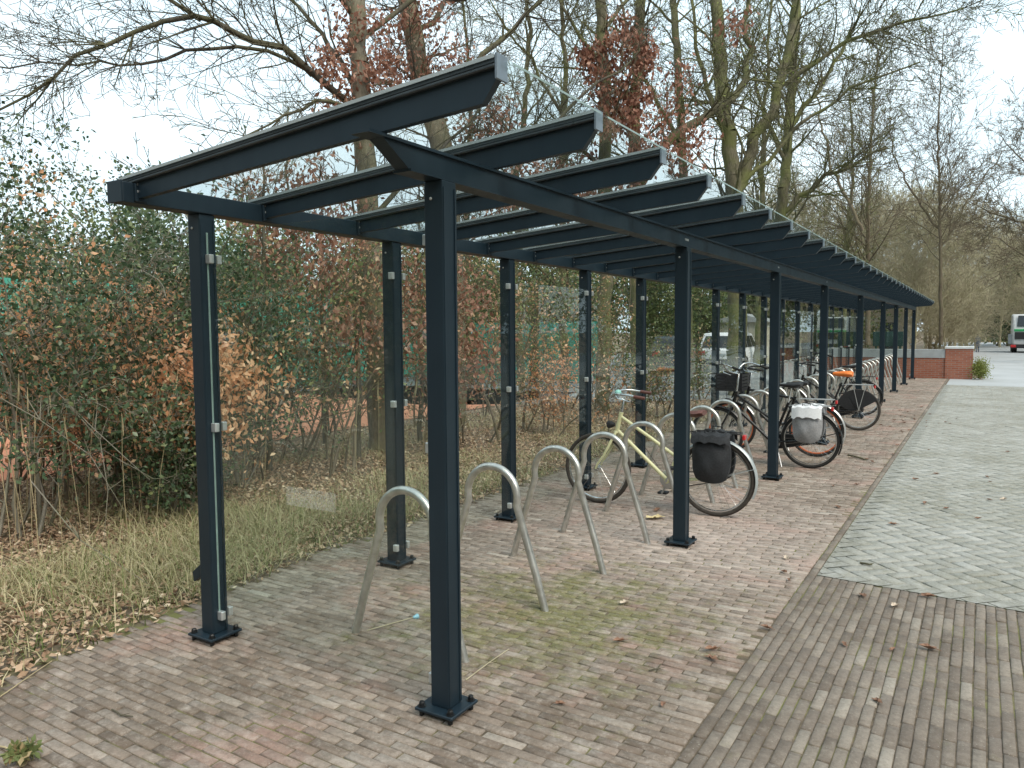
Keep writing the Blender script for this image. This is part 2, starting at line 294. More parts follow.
class MB:
    def __init__(s): s.bm = bmesh.new()
    def face(s, pts):
        try: return s.bm.faces.new([s.bm.verts.new(p) for p in pts])
        except ValueError: return None
    def hexa(s, b, t):       # b, t: four bottom and four top corners in the same winding
        vs = [s.bm.verts.new(p) for p in list(b)+list(t)]
        for q in ((3, 2, 1, 0), (4, 5, 6, 7), (0, 1, 5, 4), (1, 2, 6, 5), (2, 3, 7, 6), (3, 0, 4, 7)):
            s.bm.faces.new([vs[i] for i in q])
        return s
    def box(s, x0, x1, y0, y1, z0, z1):
        return s.hexa([(x0, y0, z0), (x1, y0, z0), (x1, y1, z0), (x0, y1, z0)], [(x0, y0, z1), (x1, y0, z1), (x1, y1, z1), (x0, y1, z1)])
    def prism(s, poly, axis, a, b):   # poly in the other two axes (ordered xy, xz or yz)
        def P(u, v, w):
            return {'x': (w, u, v), 'y': (u, w, v), 'z': (u, v, w)}[axis]
        A = [s.bm.verts.new(P(u, v, a)) for u, v in poly]; B = [s.bm.verts.new(P(u, v, b)) for u, v in poly]
        s.bm.faces.new(A); s.bm.faces.new(B[::-1]); n = len(poly)
        for i in range(n): s.bm.faces.new((A[i], B[i], B[(i+1) % n], A[(i+1) % n]))
        return s
    def tube(s, path, r, n=10, caps=True, closed=False, squash=None):
        P = [Vector(p) for p in path]; m = len(P); rr = r if isinstance(r, (list, tuple)) else [r]*m
        rings = []; prev = None
        for i in range(m):
            if closed: t = (P[(i+1) % m]-P[i-1])
            else: t = P[min(i+1, m-1)]-P[max(i-1, 0)]
            t.normalize()
            if prev is None:
                u = t.cross(Vector((0, 0, 1)));
                if u.length < 1e-3: u = t.cross(Vector((0, 1, 0)))
            else: u = prev-t*prev.dot(t)
            u.normalize(); prev = u; w = t.cross(u)
            rings.append([s.bm.verts.new(P[i]+(u*math.cos(2*PI*k/n)+w*math.sin(2*PI*k/n))*rr[i]) for k in range(n)])
        for i in range(m if closed else m-1):
            a, b = rings[i], rings[(i+1) % m]; sh = 0
            if closed and i == m-1:
                d = [(a[0].co-b[k].co).length for k in range(n)]; sh = d.index(min(d))
            for k in range(n):
                s.bm.faces.new((a[k], a[(k+1) % n], b[(k+1+sh) % n], b[(k+sh) % n]))
        if caps and not closed: s.bm.faces.new(rings[0][::-1]); s.bm.faces.new(rings[-1])
        return s
    def lathe(s, prof, origin, axis=(0, 0, 1), n=16):
        ax = Vector(axis).normalized(); u = ax.cross(Vector((0, 0, 1)))
        if u.length < 1e-3: u = Vector((1, 0, 0))
        u.normalize(); w = ax.cross(u); O = Vector(origin); rings = []
        for r, h in prof:
            r = max(r, 1e-4); rings.append([s.bm.verts.new(O+ax*h+(u*math.cos(2*PI*k/n)+w*math.sin(2*PI*k/n))*r) for k in range(n)])
        for a, b in zip(rings, rings[1:]):
            for k in range(n): s.bm.faces.new((a[k], a[(k+1) % n], b[(k+1) % n], b[k]))
        s.bm.faces.new(rings[0][::-1]); s.bm.faces.new(rings[-1]); return s
    def build(s, name, m, parent=None, off=None, bevel=0, smooth=False, seg=1):
        bm = s.bm
        if off is not None: bmesh.ops.translate(bm, verts=bm.verts, vec=-Vector(off))
        bmesh.ops.recalc_face_normals(bm, faces=bm.faces)
        if bevel:
            bmesh.ops.bevel(bm, geom=[e for e in bm.edges if len(e.link_faces) == 2 and e.calc_face_angle(0) > 0.5], offset=bevel, segments=seg, affect='EDGES', profile=0.6, clamp_overlap=True)
        me = bpy.data.meshes.new(name); bm.to_mesh(me); bm.free()
        if smooth:
            me.polygons.foreach_set('use_smooth', np.ones(len(me.polygons), bool))
            try: me.set_sharp_from_angle(angle=R(40))
            except Exception: pass
        me.materials.append(m)
        return new_obj(name, me, parent)
def copy_tree(o, parent=None):
    c = o.copy(); COL.objects.link(c)
    if parent is not None: c.parent = parent
    for ch in list(o.children): copy_tree(ch, c)
    return c
# unit directions
def rand_dirs(n, rg): v = rg.normal(size=(n, 3)); return v/np.linalg.norm(v, axis=1)[:, None]
def leaves(P, size, rg, ratio=0.5, flat=0.0, droop=0.0, jitter=0.35, curl=0.25):
    """Pointed folded leaves: two triangles pairs (as quads with a fold) at P."""
    n = len(P); d = rand_dirs(n, rg); d[:, 2] -= droop; d[:, 2] *= (1-flat); d /= np.linalg.norm(d, axis=1)[:, None]+1e-9
    q = rand_dirs(n, rg)
    if flat: q = q*(1-flat)+np.array([0, 0, 1.0])*flat
    sd = np.cross(d, q); sd /= np.linalg.norm(sd, axis=1)[:, None]+1e-9; nn = np.cross(sd, d)
    L = size*(1+jitter*rg.uniform(-1, 1, n))[:, None]; W = L*ratio*0.5
    b = P; t = P+d*L+nn*L*curl*0.6; m = P+d*L*0.48
    l1 = m+sd*W+nn*L*curl*rg.uniform(-.3, 1, n)[:, None]; l2 = m-sd*W+nn*L*curl*rg.uniform(-.3, 1, n)[:, None]
    V = np.stack([b, l1, t, l2], 1).reshape(-1, 3); i = np.arange(n)*4
    F = np.concatenate([np.stack([i, i+1, i+2], 1), np.stack([i, i+2, i+3], 1)], 0)
    r = np.clip(rg.normal(.5, .25, n), 0, 1)
    return V, F, np.concatenate([r, r])
def leaf_obj(name, P, size, rg, m, parent=None, **k):
    bias = k.pop('bias', 0)
    V, F, r = leaves(np.asarray(P, float), size, rg, **k)
    me = np_mesh(name, V, [F], np.clip(r+bias, 0, 1)); me.materials.append(m); return new_obj(name, me, parent)
# tapered segments as open prisms
def seg_mesh(name, segs, m, parent=None):
    S = np.array(segs, float)      # x0 y0 z0 x1 y1 z1 r0 r1
    Vs, Fs = [], []; base = 0
    rm = np.maximum(S[:, 6], S[:, 7])
    for lo, hi, n in ((0.07, 9e9, 10), (0.02, 0.07, 6), (0, 0.02, 3)):
        k = (rm >= lo) & (rm < hi); T = S[k]
        if not len(T): continue
        p0, p1 = T[:, 0:3], T[:, 3:6]; d = p1-p0; L = np.linalg.norm(d, axis=1)[:, None]+1e-9; d = d/L
        p1 = p1+d*np.minimum(T[:, 7:8]*0.3, 0.02)
        ref = np.where(np.abs(d[:, 2:3]) > 0.9, np.array([[1.0, 0, 0]]), np.array([[0, 0, 1.0]]))
        if lo >= 0.07: ref = np.tile(np.array([[0.83, 0.55, 0.05]]), (len(T), 1))
        u = np.cross(d, ref); u /= np.linalg.norm(u, axis=1)[:, None]+1e-9; w = np.cross(d, u)
        a = np.arange(n)*2*PI/n
        ring = u[:, None, :]*np.cos(a)[None, :, None]+w[:, None, :]*np.sin(a)[None, :, None]
        A = p0[:, None, :]+ring*T[:, 6][:, None, None]; B = p1[:, None, :]+ring*T[:, 7][:, None, None]
        V = np.concatenate([A, B], 1).reshape(-1, 3); i = (np.arange(len(T))*2*n)[:, None]; j = np.arange(n)[None, :]; j2 = (j+1) % n
        F = np.stack([i+j, i+j2, i+n+j2, i+n+j], 2).reshape(-1, 4)+base
        Vs.append(V); Fs.append(F); base += len(V)
    me = np_mesh(name, np.concatenate(Vs), Fs, smooth=True); me.materials.append(m)
    return new_obj(name, me, parent)
def unit(v):
    l = math.sqrt(v[0]*v[0]+v[1]*v[1]+v[2]*v[2])+1e-9; return (v[0]/l, v[1]/l, v[2]/l)
def grow(segs, tips, p, d, L, r, lvl, rd, cfg):
    """recursive limb; cfg: levels dict of child count, length factor, wobble, tropism"""
    n = max(3, int(L/cfg['step'][min(lvl, len(cfg['step'])-1)])); n = min(n, 14); st = L/n; wob = cfg['wob']; up = cfg['up']
    maxl = cfg['max']; kids = cfg['kids'][lvl] if lvl < len(cfg['kids']) else 0
    rend = max(cfg['rmin'], r*0.3)
    for k in range(n):
        d = unit((d[0]+rd.gauss(0, wob), d[1]+rd.gauss(0, wob), d[2]+rd.gauss(0, wob)+up*(0.5 if lvl < 2 else 1)))
        q = (p[0]+d[0]*st, p[1]+d[1]*st, p[2]+d[2]*st)
        f0 = k/n; f1 = (k+1)/n
        segs.append((*p, *q, r+(rend-r)*f0, r+(rend-r)*f1))
        if lvl < maxl and f1 > cfg['bare'][min(lvl, len(cfg['bare'])-1)]:
            nk = kids/n; c = int(nk)+(1 if rd.random() < nk-int(nk) else 0)
            for _ in range(c):
                a = unit((rd.gauss(0, 1), rd.gauss(0, 1), rd.gauss(0, 1))); dt = a[0]*d[0]+a[1]*d[1]+a[2]*d[2]
                s_ = unit((a[0]-d[0]*dt, a[1]-d[1]*dt, a[2]-d[2]*dt)); sp = rd.uniform(*cfg['spread'])
                cd = unit((d[0]*math.cos(sp)+s_[0]*math.sin(sp), d[1]*math.cos(sp)+s_[1]*math.sin(sp), d[2]*math.cos(sp)+s_[2]*math.sin(sp)))
                cl = L*cfg['len']*(1.05-0.5*f1)*rd.uniform(0.65, 1.25); crr = max(cfg['rmin'], (r+(rend-r)*f1)*rd.uniform(0.42, 0.68))
                grow(segs, tips, q, cd, cl, crr, lvl+1, rd, cfg)
        p = q
    if lvl >= maxl-1: tips.append(p)
CFG = dict(step=[0.5, 0.3, 0.22, 0.16], wob=0.13, up=0.03, max=3, kids=[16, 8, 6], rmin=0.0045, bare=[0.25, 0.15, 0.1], spread=(0.5, 1.1), len=0.5)
def poly_limb(segs, pts, r0, r1, rd, wob=0.03):
    """a limb along surveyed points; returns list of (point, dir, radius)"""
    out = []; P = [Vector(p) for p in pts]; n = len(P)
    # Catmull resample
    Q = []
    for i in range(n-1):
        a = P[max(i-1, 0)]; b = P[i]; c = P[i+1]; e = P[min(i+2, n-1)]; k = max(2, int((c-b).length/0.35))
        for j in range(k):
            t = j/k; Q.append(0.5*((2*b)+(c-a)*t+(2*a-5*b+4*c-e)*t*t+(3*b-a-3*c+e)*t*t*t))
    Q.append(P[-1]); m = len(Q)
    for i in range(1, m-1): Q[i] = Q[i]+Vector((rd.gauss(0, wob), rd.gauss(0, wob), rd.gauss(0, wob)))
    for i in range(m-1):
        ra = r0+(r1-r0)*i/(m-1); rb = r0+(r1-r0)*(i+1)/(m-1)
        segs.append((*Q[i], *Q[i+1], ra, rb)); out.append((Q[i+1], (Q[i+1]-Q[i]).normalized(), rb))
    return out
def sprout(segs, tips, nodes, count, rd, cfg, L, f0=0.2, rfac=0.5, bias=None, lvl=1, spread=(0.6, 1.2)):
    n = len(nodes)
    for _ in range(count):
        i = int(rd.uniform(f0, 1)*(n-1)); p, d, r = nodes[i]
        a = Vector((rd.gauss(0, 1), rd.gauss(0, 1), rd.gauss(0, 1)))
        if bias is not None: a += Vector(bias)
        s_ = (a-d*a.dot(d)).normalized(); sp = rd.uniform(*spread); cd = d*math.cos(sp)+s_*math.sin(sp)
        grow(segs, tips, tuple(p), tuple(cd), L*rd.uniform(0.55, 1.2)*(1.15-0.5*i/n), max(0.008, min(r*rfac, L*0.016)*rd.uniform(0.6, 1.1)), lvl, rd, cfg)

# ------------------------------------------------------------------ ground, paving
def sheet(name, pts, z, m, kind='structure'):
    b = MB(); b.face([(x, y, z) for x, y in pts]); return tag(b.build(name, m), kind=kind)
g = MB(); g.face([(-400, -60, -0.03), (400, -60, -0.03), (400, 700, -0.03), (-400, 700, -0.03)])
tag(g.build('ground', M['soil']), kind='structure')
def left_edge(y):  # where the brick stops against the leaf litter
    xs = [(-3, -3.2), (0, -3.55), (1.2, -3.78), (2.0, -4.08), (3.0, -4.18), (4.0, -4.32), (6, -4.3), (8, -4.35), (32, -4.4)]
    for (a, xa), (b_, xb) in zip(xs, xs[1:]):
        if a <= y <= b_: return xa+(xb-xa)*(y-a)/(b_-a)
    return xs[0][1] if y < -3 else -4.4
def blocks(name, C, ang, L, W, m, seed, tone=None, gap=0.006, top=0.0, tilt=0.0016):
    """C (n,2) centres, ang (n,) long axis direction"""
    rg = np.random.default_rng(seed); n = len(C); ca, sa = np.cos(ang), np.sin(ang)
    hl = (np.asarray(L)*np.ones(n)-gap)/2*rg.uniform(.975, 1.0, n); hw = (W-gap)/2*rg.uniform(.96, 1.0, n); C = C+rg.normal(0, .0012, (n, 2))
    aj = rg.normal(0, .0045, n); ca, sa = np.cos(ang+aj), np.sin(ang+aj)
    def ring(il, zz):
        out = []
        for sx, sy in ((-1, -1), (1, -1), (1, 1), (-1, 1)):
            a = sx*(hl-il); b = sy*(hw-il); out.append(np.stack([C[:, 0]+a*ca-b*sa, C[:, 1]+a*sa+b*ca, zz+zj[(sx+1)//2, (sy+1)//2]], 1))
        return np.stack(out, 1)
    h = rg.normal(0, tilt, n); zj = {(i, j): h+rg.normal(0, tilt*.5, n) for i in (0, 1) for j in (0, 1)}
    V = np.concatenate([ring(0.0035, top), ring(0.0, top-0.004), ring(0.0, top-0.02)], 1).reshape(-1, 3); i = (np.arange(n)*12)[:, None]
    F = [i+np.array([[0, 1, 2, 3]])]
    for o in (0, 4):
        for k in range(4): k2 = (k+1) % 4; F.append(i+np.array([[o+k, o+4+k, o+4+k2, o+k2]]))
    r = np.clip(rg.normal(.45, .24, n), 0, 1)
    if tone is not None: r = np.clip(r+tone(C), 0, 1)
    me = np_mesh(name, V, F, np.tile(r, 9)); me.materials.append(m)
    return tag(new_obj(name, me), kind='structure')
SEAM = -1.03
# under the shelter: courses running across, long side along X
cx, cy, cl_ = [], [], []; rg0 = np.random.default_rng(5); yy = -2.2; row = 0
while yy < 30.4:
    off = (.102*(row % 2)+.02+rg0.normal(0, .012)+.03*math.sin(row*.05)) % .204
    xl = left_edge(yy)
    x = SEAM-off-0.0
    if off > .02: cx.append(SEAM+.045-(off+.045)/2); cy.append(yy); cl_.append(off+.045)
    while x-0.1 > xl:
        cx.append(x-0.102); cy.append(yy); cl_.append(.204); x -= 0.204
    yy += 0.0525; row += 1
Cb = np.stack([cx, cy], 1)
blocks('brick_paving', Cb, np.zeros(len(Cb)), np.array(cl_), 0.0525, M['brick_pave'], 11)
# soldier line along the seam plus apron with long side along Y
def apron_edge(x): return 5.50-0.085*(x+0.94)
def clip_poly(P, a, b_, c):   # keep a*x+b*y >= c
    out = []
    for (p, q) in zip(P, P[1:]+P[:1]):
        dp, dq = a*p[0]+b_*p[1]-c, a*q[0]+b_*q[1]-c
        if dp >= 0: out.append(p)
        if dp*dq < 0: t = dp/(dp-dq); out.append((p[0]+(q[0]-p[0])*t, p[1]+(q[1]-p[1])*t))
    return out
cx, cy, cl_ = [], [], []; x = SEAM+0.073; k = 0
while x < 7.2:
    y = -2.2-.102*(k % 2)-rg0.normal(0, .02); lim = apron_edge(x) if x > -0.93 else 30.4
    while y < lim-.102: cx.append(x); cy.append(y); cl_.append(.204); y += 0.204
    yb_ = y-.102; 
    if lim-yb_ > .03: cx.append(x); cy.append((lim+yb_)/2); cl_.append(lim-yb_)
    x += 0.0525; k += 1
Ca = np.stack([cx, cy], 1)
blocks('brick_apron', Ca, np.full(len(Ca), PI/2), np.array(cl_), 0.0525, M['apron_pave'], 12, gap=.0045)
# pale herringbone at 45 degrees
w = 0.106; cs, an, edge = [], [], []; c45 = math.cos(PI/4)
for i in range(-200, 160):
    for j in range(-10, 330):
        k = (i-j) % 4
        if k not in (0, 2): continue
        if k == 0: u, v, a = (i+1)*w, (j+.5)*w, 0
        else: u, v, a = (i+.5)*w, (j)*w, PI/2
        X = (u+v)*c45-0.9; Y = (v-u)*c45+5.4
        if X < -1.1 or X > 15 or Y > 26.5: continue
        if Y < apron_edge(X)-.25: continue
        if X < -0.93+.115 or Y < apron_edge(X)+.13:
            ca_, sa_ = math.cos(a-PI/4), math.sin(a-PI/4); hl, hw = w-.004, w/2-.004
            Pq = [(X+p*hl*ca_-q*hw*sa_, Y+p*hl*sa_+q*hw*ca_) for p, q in ((-1, -1), (1, -1), (1, 1), (-1, 1))]
            Pq = clip_poly(Pq, 1, 0, -.925)
            if len(Pq) > 2: Pq = clip_poly(Pq, .085, 1, 5.506+.085*-.94)
            if len(Pq) > 2: edge.append(Pq)
            continue
        cs.append((X, Y)); an.append(a-PI/4)
eb = MB()
for Pq in edge: eb.face([(x, y, 0) for x, y in Pq])
tag(eb.build('paving_edge_blocks', M['pale_pave']), kind='structure')
blocks('pale_paving', np.array(cs), np.array(an), 2*w, w, M['pale_pave'], 13, gap=0.008, tilt=0.0012)
eb = MB(); eb.face([(-4.6, -2.4, -0.0065), (SEAM, -2.4, -0.0065), (SEAM, 30.5, -0.0065), (-4.35, 30.5, -0.0065)])
eb.face([(SEAM, -2.4, -0.0065), (7.4, -2.4, -0.0065), (7.4, apron_edge(7.4), -0.0065), (-0.93, 5.50, -0.0065), (-0.93, 30.5, -0.0065), (SEAM, 30.5, -0.0065)])
o = eb.build('paving_joints', M['joint']); tag(o, kind='structure')
sheet('paving_bed', [(-0.93, 5.48), (15.4, 5.48-0.085*16.3), (15.4, 26.7), (-0.93, 26.7)], -0.008, M['joint2'])
sheet('road', [(-0.9, 26.6), (15.5, 26.6), (22, 40), (12, 110), (-6, 112), (-1.6, 70), (0.1, 30.6), (-0.9, 30.6)], -0.006, M['asphalt'])
sheet('car_park', [(-5.0, 19.0), (-5.3, 29.4), (-6, 60), (-34, 52), (-30, 18), (-11, 14.0)], -0.012, M['tarmac'])
sheet('clay_court', [(-9.6, 1.0), (-9.6, 19), (-17, 19), (-17, 1.0)], -0.012, M['clay'])

# ------------------------------------------------------------------ the shelter
U = 0.7764; Y0 = 2.639; XF = -1.993; XB = -3.604; HP = 2.34; HW = 0.0485
SO = Vector((-2.8, Y0, 0))
shelter = thing('bike_shelter', 'long open anthracite steel bicycle shelter with sloping glass roof and clear glass back', 'shelter', SO)
YE = Y0+34*U
def make_post(x, y, clips):
    b = MB().box(x-HW, x+HW, y-HW, y+HW, 0.042, HP-0.001); p = b.build('post', M['coat'], shelter, SO, 0.005, seg=2)
    pl = MB().box(x-.102, x+.102, y-.102, y+.102, 0.026, 0.041); pl.build('base_plate', M['coat'], p, SO, 0.003)
    for sx in (-1, 1):
        for sy in (-1, 1):
            q = MB(); q.lathe([(0.02, .041), (0.02, .044)], (x+sx*.078, y+sy*.078, 0), n=14)
            q.lathe([(0.0135, .044), (0.0135, .058), (0.010, .064)], (x+sx*.078, y+sy*.078, 0), n=6)
            q.lathe([(0.0125, 0.0), (0.0125, 0.025)], (x+sx*.078, y+sy*.078, 0), n=6)
            q.build('anchor_bolt', M['bolt'], p, SO)
    # shallow cover strips on the web faces make the rolled section read
    st = MB().box(x+HW+.0005, x+HW+.0045, y-HW+.004, y-HW+.016, .05, HP-.03).box(x+HW+.0005, x+HW+.0045, y+HW-.016, y+HW-.004, .05, HP-.03)
    st.build('edge_strip', M['coat'], p, SO)
    sc = MB(); sc.lathe([(.0065, 0), (.0065, .004), (.004, .006)], (x-.012, y-HW, HP-.075), (0, -1, 0), 10); sc.build('top_screw', M['clip'], p, SO)
    for (dx, dy, z, ax) in clips:
        c = MB().box(x+dx-.019, x+dx+.019, y+dy-.014, y+dy+.014, z-.024, z+.024)
        c.build('glass_clip', M['clip'], p, SO, 0.003)
    return p
FU = [0, 4, 8, 12, 17, 22, 26, 30, 34]
for i, k in enumerate(FU):
    make_post(XF, Y0+k*U, [(-HW-.019, -.005, z, 0) for z in (.145, 1.19, 2.1)] if i in (0, 8) else [])
for j in range(18):
    cl = [(HW-.002, sy*(HW+.012), z, 0) for z in (.145, 1.19, 2.1) for sy in ((-1, 1) if 0 < j < 17 else ((1,) if j == 0 else (-1,)))]
    if j in (0, 17): cl += [(HW+.019, -.005 if j == 0 else .005, z, 0) for z in (.142, 1.19, 2.1)]
    p = make_post(XB, Y0+2*j*U, cl)
    if j == 0:
        MB().hexa([(XB-.15, Y0-.02, .30), (XB-HW, Y0-.02, .36), (XB-HW, Y0+.02, .36), (XB-.15, Y0+.02, .30)],
                  [(XB-.16, Y0-.02, .355), (XB-HW, Y0-.02, .44), (XB-HW, Y0+.02, .44), (XB-.16, Y0+.02, .355)]).build('drain_spout', M['coat'], p, SO, .003)
# eaves beam
b = MB().box(XB-.052, XB+.060, 2.165, YE+.47, HP, HP+.098); bb = b.build('back_beam', M['coat'], shelter, SO, .005, seg=2)
MB().box(XB-.055, XB+.063, 2.156, 2.1645, HP-.002, HP+.104).build('beam_end_plate', M['coat'], bb, SO, .002)
# front beam: I section with slanted ends
fb = MB()
ya, yb = 2.15, YE+.49
fb.box(XF-.046, XF+.046, ya, yb, HP+.102, HP+.114)
fb.box(XF-.046, XF+.046, ya+.24, yb-.24, HP, HP+.010)
fb.prism([(ya+.24, HP+.0105), (yb-.24, HP+.0105), (yb-.09, HP+.1015), (ya+.09, HP+.1015)], 'x', XF-.034, XF+.034)
beam = fb.build('front_beam', M['coat'], shelter, SO)
for k, (y, n_) in enumerate(((Y0+4*U-.02, 4), (Y0+8*U-.02, 3), (Y0+12*U-.02, 2))):
    mk = MB()
    for q in range(n_): mk.box(XF+.0345, XF+.0365, y-.04+.022*q, y-.04+.022*q+(.008 if q == 0 else .015), HP+.05, HP+.066)
    mk.build('maker_mark', M['clip'], beam, SO)
# rafters
YR0 = Y0-U/2
def top(x): return 2.470+0.0776*(x+3.65)
def bot(x): return 2.360+0.0630*(x+3.56)
first = None; bayglass = None
for k in range(36):
    y = YR0+k*U
    if first is None:
        wb = MB(); x0, x1 = XB+.0605, -1.435; xb = -1.50; ts = .042
        wb.prism([(x0, bot(x0)), (xb, bot(xb)), (x1, top(x1)-.072), (x1, top(x1)-ts), (x0, top(x0)-ts)], 'y', y-.016, y+.016)
        r_ = wb.build('rafter', M['coat'], shelter, Vector((SO.x, SO.y, 0)))
        gb = MB(); xa_, xe = XB-.05, -1.437
        def strip(y0_, y1_, za, zb):
            gb.prism([(xa_, top(xa_)+za), (xe, top(xe)+za), (xe, top(xe)+zb), (xa_, top(xa_)+zb)], 'y', y0_, y1_)
        strip(y-.034, y+.034, -.0415, -.0285)
        strip(y-.030, y+.030, -.028, .0)
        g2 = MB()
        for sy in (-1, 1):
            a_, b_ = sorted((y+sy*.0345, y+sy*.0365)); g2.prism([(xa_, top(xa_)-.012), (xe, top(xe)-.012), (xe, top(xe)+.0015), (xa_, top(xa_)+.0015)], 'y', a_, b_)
        gbo = gb.build('glazing_bar', M['bar'], r_, Vector((SO.x, SO.y, 0)), .004)
        g2.build('skyglint_strip', M['skyglint_mudguard'], r_, Vector((SO.x, SO.y, 0)))  # pale strips added to paint the sky glinting along the bar's top edges
        MB().prism([(xe+.001, top(xe)-.082), (xe+.011, top(xe)-.082), (xe+.011, top(xe)+.004), (xe+.001, top(xe)+.004)], 'y', y-.034, y+.034).build('end_cap', M['cap'], r_, Vector((SO.x, SO.y, 0)), .001)
        sc = MB()
        for zz in (.025, .06): sc.lathe([(.008, 0), (.008, .005)], (XB+.0605+.012, y-.0165, HP+zz+.03), (0, -1, 0), 8)
        sc.lathe([(.008, 0), (.008, .006)], (XF, y-.03, HP+.118), (0, 0, 1), 8)
        sc.build('screw', M['clip'], r_, Vector((SO.x, SO.y, 0)))
        MB().box(XB+.061, XB+.078, y-.03, y+.03, HP+.006, HP+.095).build('rafter_shoe', M['coat'], r_, Vector((SO.x, SO.y, 0)), .002)
        first = r_
    else:
        c = first.copy(); COL.objects.link(c); c.location = (0, k*U, 0)
        for ch in first.children:
            d = ch.copy(); COL.objects.link(d); d.parent = c
    if k < 35:
        if bayglass is None:
            gx0, gx1 = XB-.03, -1.405; z = -.027
            gp = MB(); gp.prism([(gx0, top(gx0)+z), (gx1, top(gx1)+z), (gx1, top(gx1)+z+.008), (gx0, top(gx0)+z+.008)], 'y', y+.013, y+U-.013)
            bayglass = gp.build('roof_panel', M['roofglass'], shelter, SO)
            MB().prism([(gx1+.0005, top(gx1)+z), (gx1+.002, top(gx1)+z), (gx1+.002, top(gx1)+z+.008), (gx1+.0005, top(gx1)+z+.008)], 'y', y+.034, y+U-.034).build('panel_edge', M['glassedge'], bayglass, SO)
        else:
            c = bayglass.copy(); COL.objects.link(c); c.location = (0, k*U, 0)
            for ch in bayglass.children:
                d = ch.copy(); COL.objects.link(d); d.parent = c
# glass walls
gw = None
for j in range(17):
    if gw is None:
        y = Y0
        gw = MB().box(XB+HW-.012, XB+HW-.004, y+HW+.004, y+2*U-HW-.004, .11, 2.24).build('glass_wall', M['glass'], shelter, SO)
    else:
        c = gw.copy(); COL.objects.link(c); c.location = (0, 2*j*U, 0)
eg = MB().box(XB+HW+.004, XF-HW-.004, Y0-.009, Y0-.001, .11, 2.24).build('end_glass', M['glass'], shelter, SO)
MB().box(XB+HW+.001, XB+HW+.0035, Y0-.010, Y0, .11, 2.24).build('panel_edge', M['glassedge'], eg, SO)
MB().box(-2.985, -2.64, Y0-.0105, Y0-.0095, .83, .925).build('frosted_sticker', M['film'], eg, SO)
MB().box(XB+HW+.004, XF-HW-.004, YE+.001, YE+.009, .11, 2.24).build('end_glass', M['glass'], shelter, SO)

# ------------------------------------------------------------------ hoops
def hoop_mesh(rs=0.0235):
    pts = []; lean = .19/.70; ang = math.atan(lean)
    Rr = .185; zc = .672
    # legs leave the ground 0.76 apart and run tangent into the arch
    a0 = ang*0.9
    for t in np.linspace(-a0, PI+a0, 22): pts.append((Rr*math.cos(t), 0, zc+Rr*math.sin(t)))
    L = [(0.385, 0, -0.02)]+[tuple(np.array([.385, 0, 0])*(1-f)+np.array(pts[0])*f) for f in (.33, .66)]
    Rg = [tuple(np.array(pts[-1])*(1-f)+np.array([-.385, 0, 0])*f) for f in (.33, .66)]+[(-.385, 0, -0.02)]
    return L+pts+Rg
ordinal = ['first', 'second', 'third', 'fourth', 'fifth', 'sixth', 'seventh', 'eighth', 'ninth', 'tenth', 'eleventh', 'twelfth', 'thirteenth', 'fourteenth', 'fifteenth', 'sixteenth', 'seventeenth', 'eighteenth', 'nineteenth', 'twentieth',
           'twenty-first', 'twenty-second', 'twenty-third', 'twenty-fourth', 'twenty-fifth', 'twenty-sixth', 'twenty-seventh', 'twenty-eighth', 'twenty-ninth', 'thirtieth', 'thirty-first']
hm = MB().tube(hoop_mesh(), .0235, 12); h0 = hm.build('bike_hoop', M['steel'], smooth=True)
desc = {0: 'bare steel bicycle hoop just inside the glass end panel, the first of the row', 1: 'bare steel bicycle hoop over the mossy bricks, second in the row',
        2: 'bare steel bicycle hoop in front of the cream bicycle, third in the row', 3: 'steel bicycle hoop across the front wheel of the cream bicycle, fourth in the row',
        4: 'steel bicycle hoop beside the frame of the cream bicycle, fifth in the row', 5: 'steel bicycle hoop just behind the cream bicycle and its black bag, sixth in the row'}
rq = random.Random(3); hoops = []
for i in range(31):
    o = h0 if i == 0 else h0.copy()
    if i: COL.objects.link(o)
    o.location = (-2.6+rq.uniform(-.008, .008), 3.106+.843*i, 0); o.rotation_euler = (0, 0, rq.uniform(-.03, .03))
    tag(o, desc.get(i, 'bent steel bicycle hoop, the %s counted from the glazed end panel of the shelter' % ordinal[i]), 'bike rack', 'steel bicycle hoops under the shelter')

# ------------------------------------------------------------------ bicycles
def arc(cx, cz, r, a0, a1, n, y=0): return [(cx+r*math.cos(a0+(a1-a0)*i/n), y, cz+r*math.sin(a0+(a1-a0)*i/n)) for i in range(n+1)]
def wheel(parent, x, z, Rw, tyre, rim, seed=0):
    w = MB(); w.tube([(x+(Rw-.02)*math.cos(a), 0, z+(Rw-.02)*math.sin(a)) for a in np.linspace(0, 2*PI, 41)[:-1]], .0205, 10, closed=True)
    t = w.build('wheel', tyre, parent, smooth=True)
    r_ = MB(); r_.tube([(x+(Rw-.045)*math.cos(a), 0, z+(Rw-.045)*math.sin(a)) for a in np.linspace(0, 2*PI, 41)[:-1]], .0115, 6, closed=True); r_.build('rim', rim, t, smooth=True)
    sp = MB()
    for k in range(28):
        a = 2*PI*k/28; s_ = 1 if k % 2 else -1; a2 = a+s_*.0+(.9 if k % 4 < 2 else -.9)
        sp.tube([(x+.022*math.cos(a2), s_*.028, z+.022*math.sin(a2)), (x+(Rw-.05)*math.cos(a), 0, z+(Rw-.05)*math.sin(a))], .0014, 3, caps=False)
    sp.build('spokes', M['chrome'], t)
    hb = MB(); hb.lathe([(.012, -.055), (.012, -.035), (.026, -.034), (.026, -.028), (.016, -.027), (.016, .027), (.026, .028), (.026, .034), (.012, .035), (.012, .055)], (x, 0, z), (0, 1, 0), 14); hb.build('hub', M['chrome'], t, smooth=True)
    return t
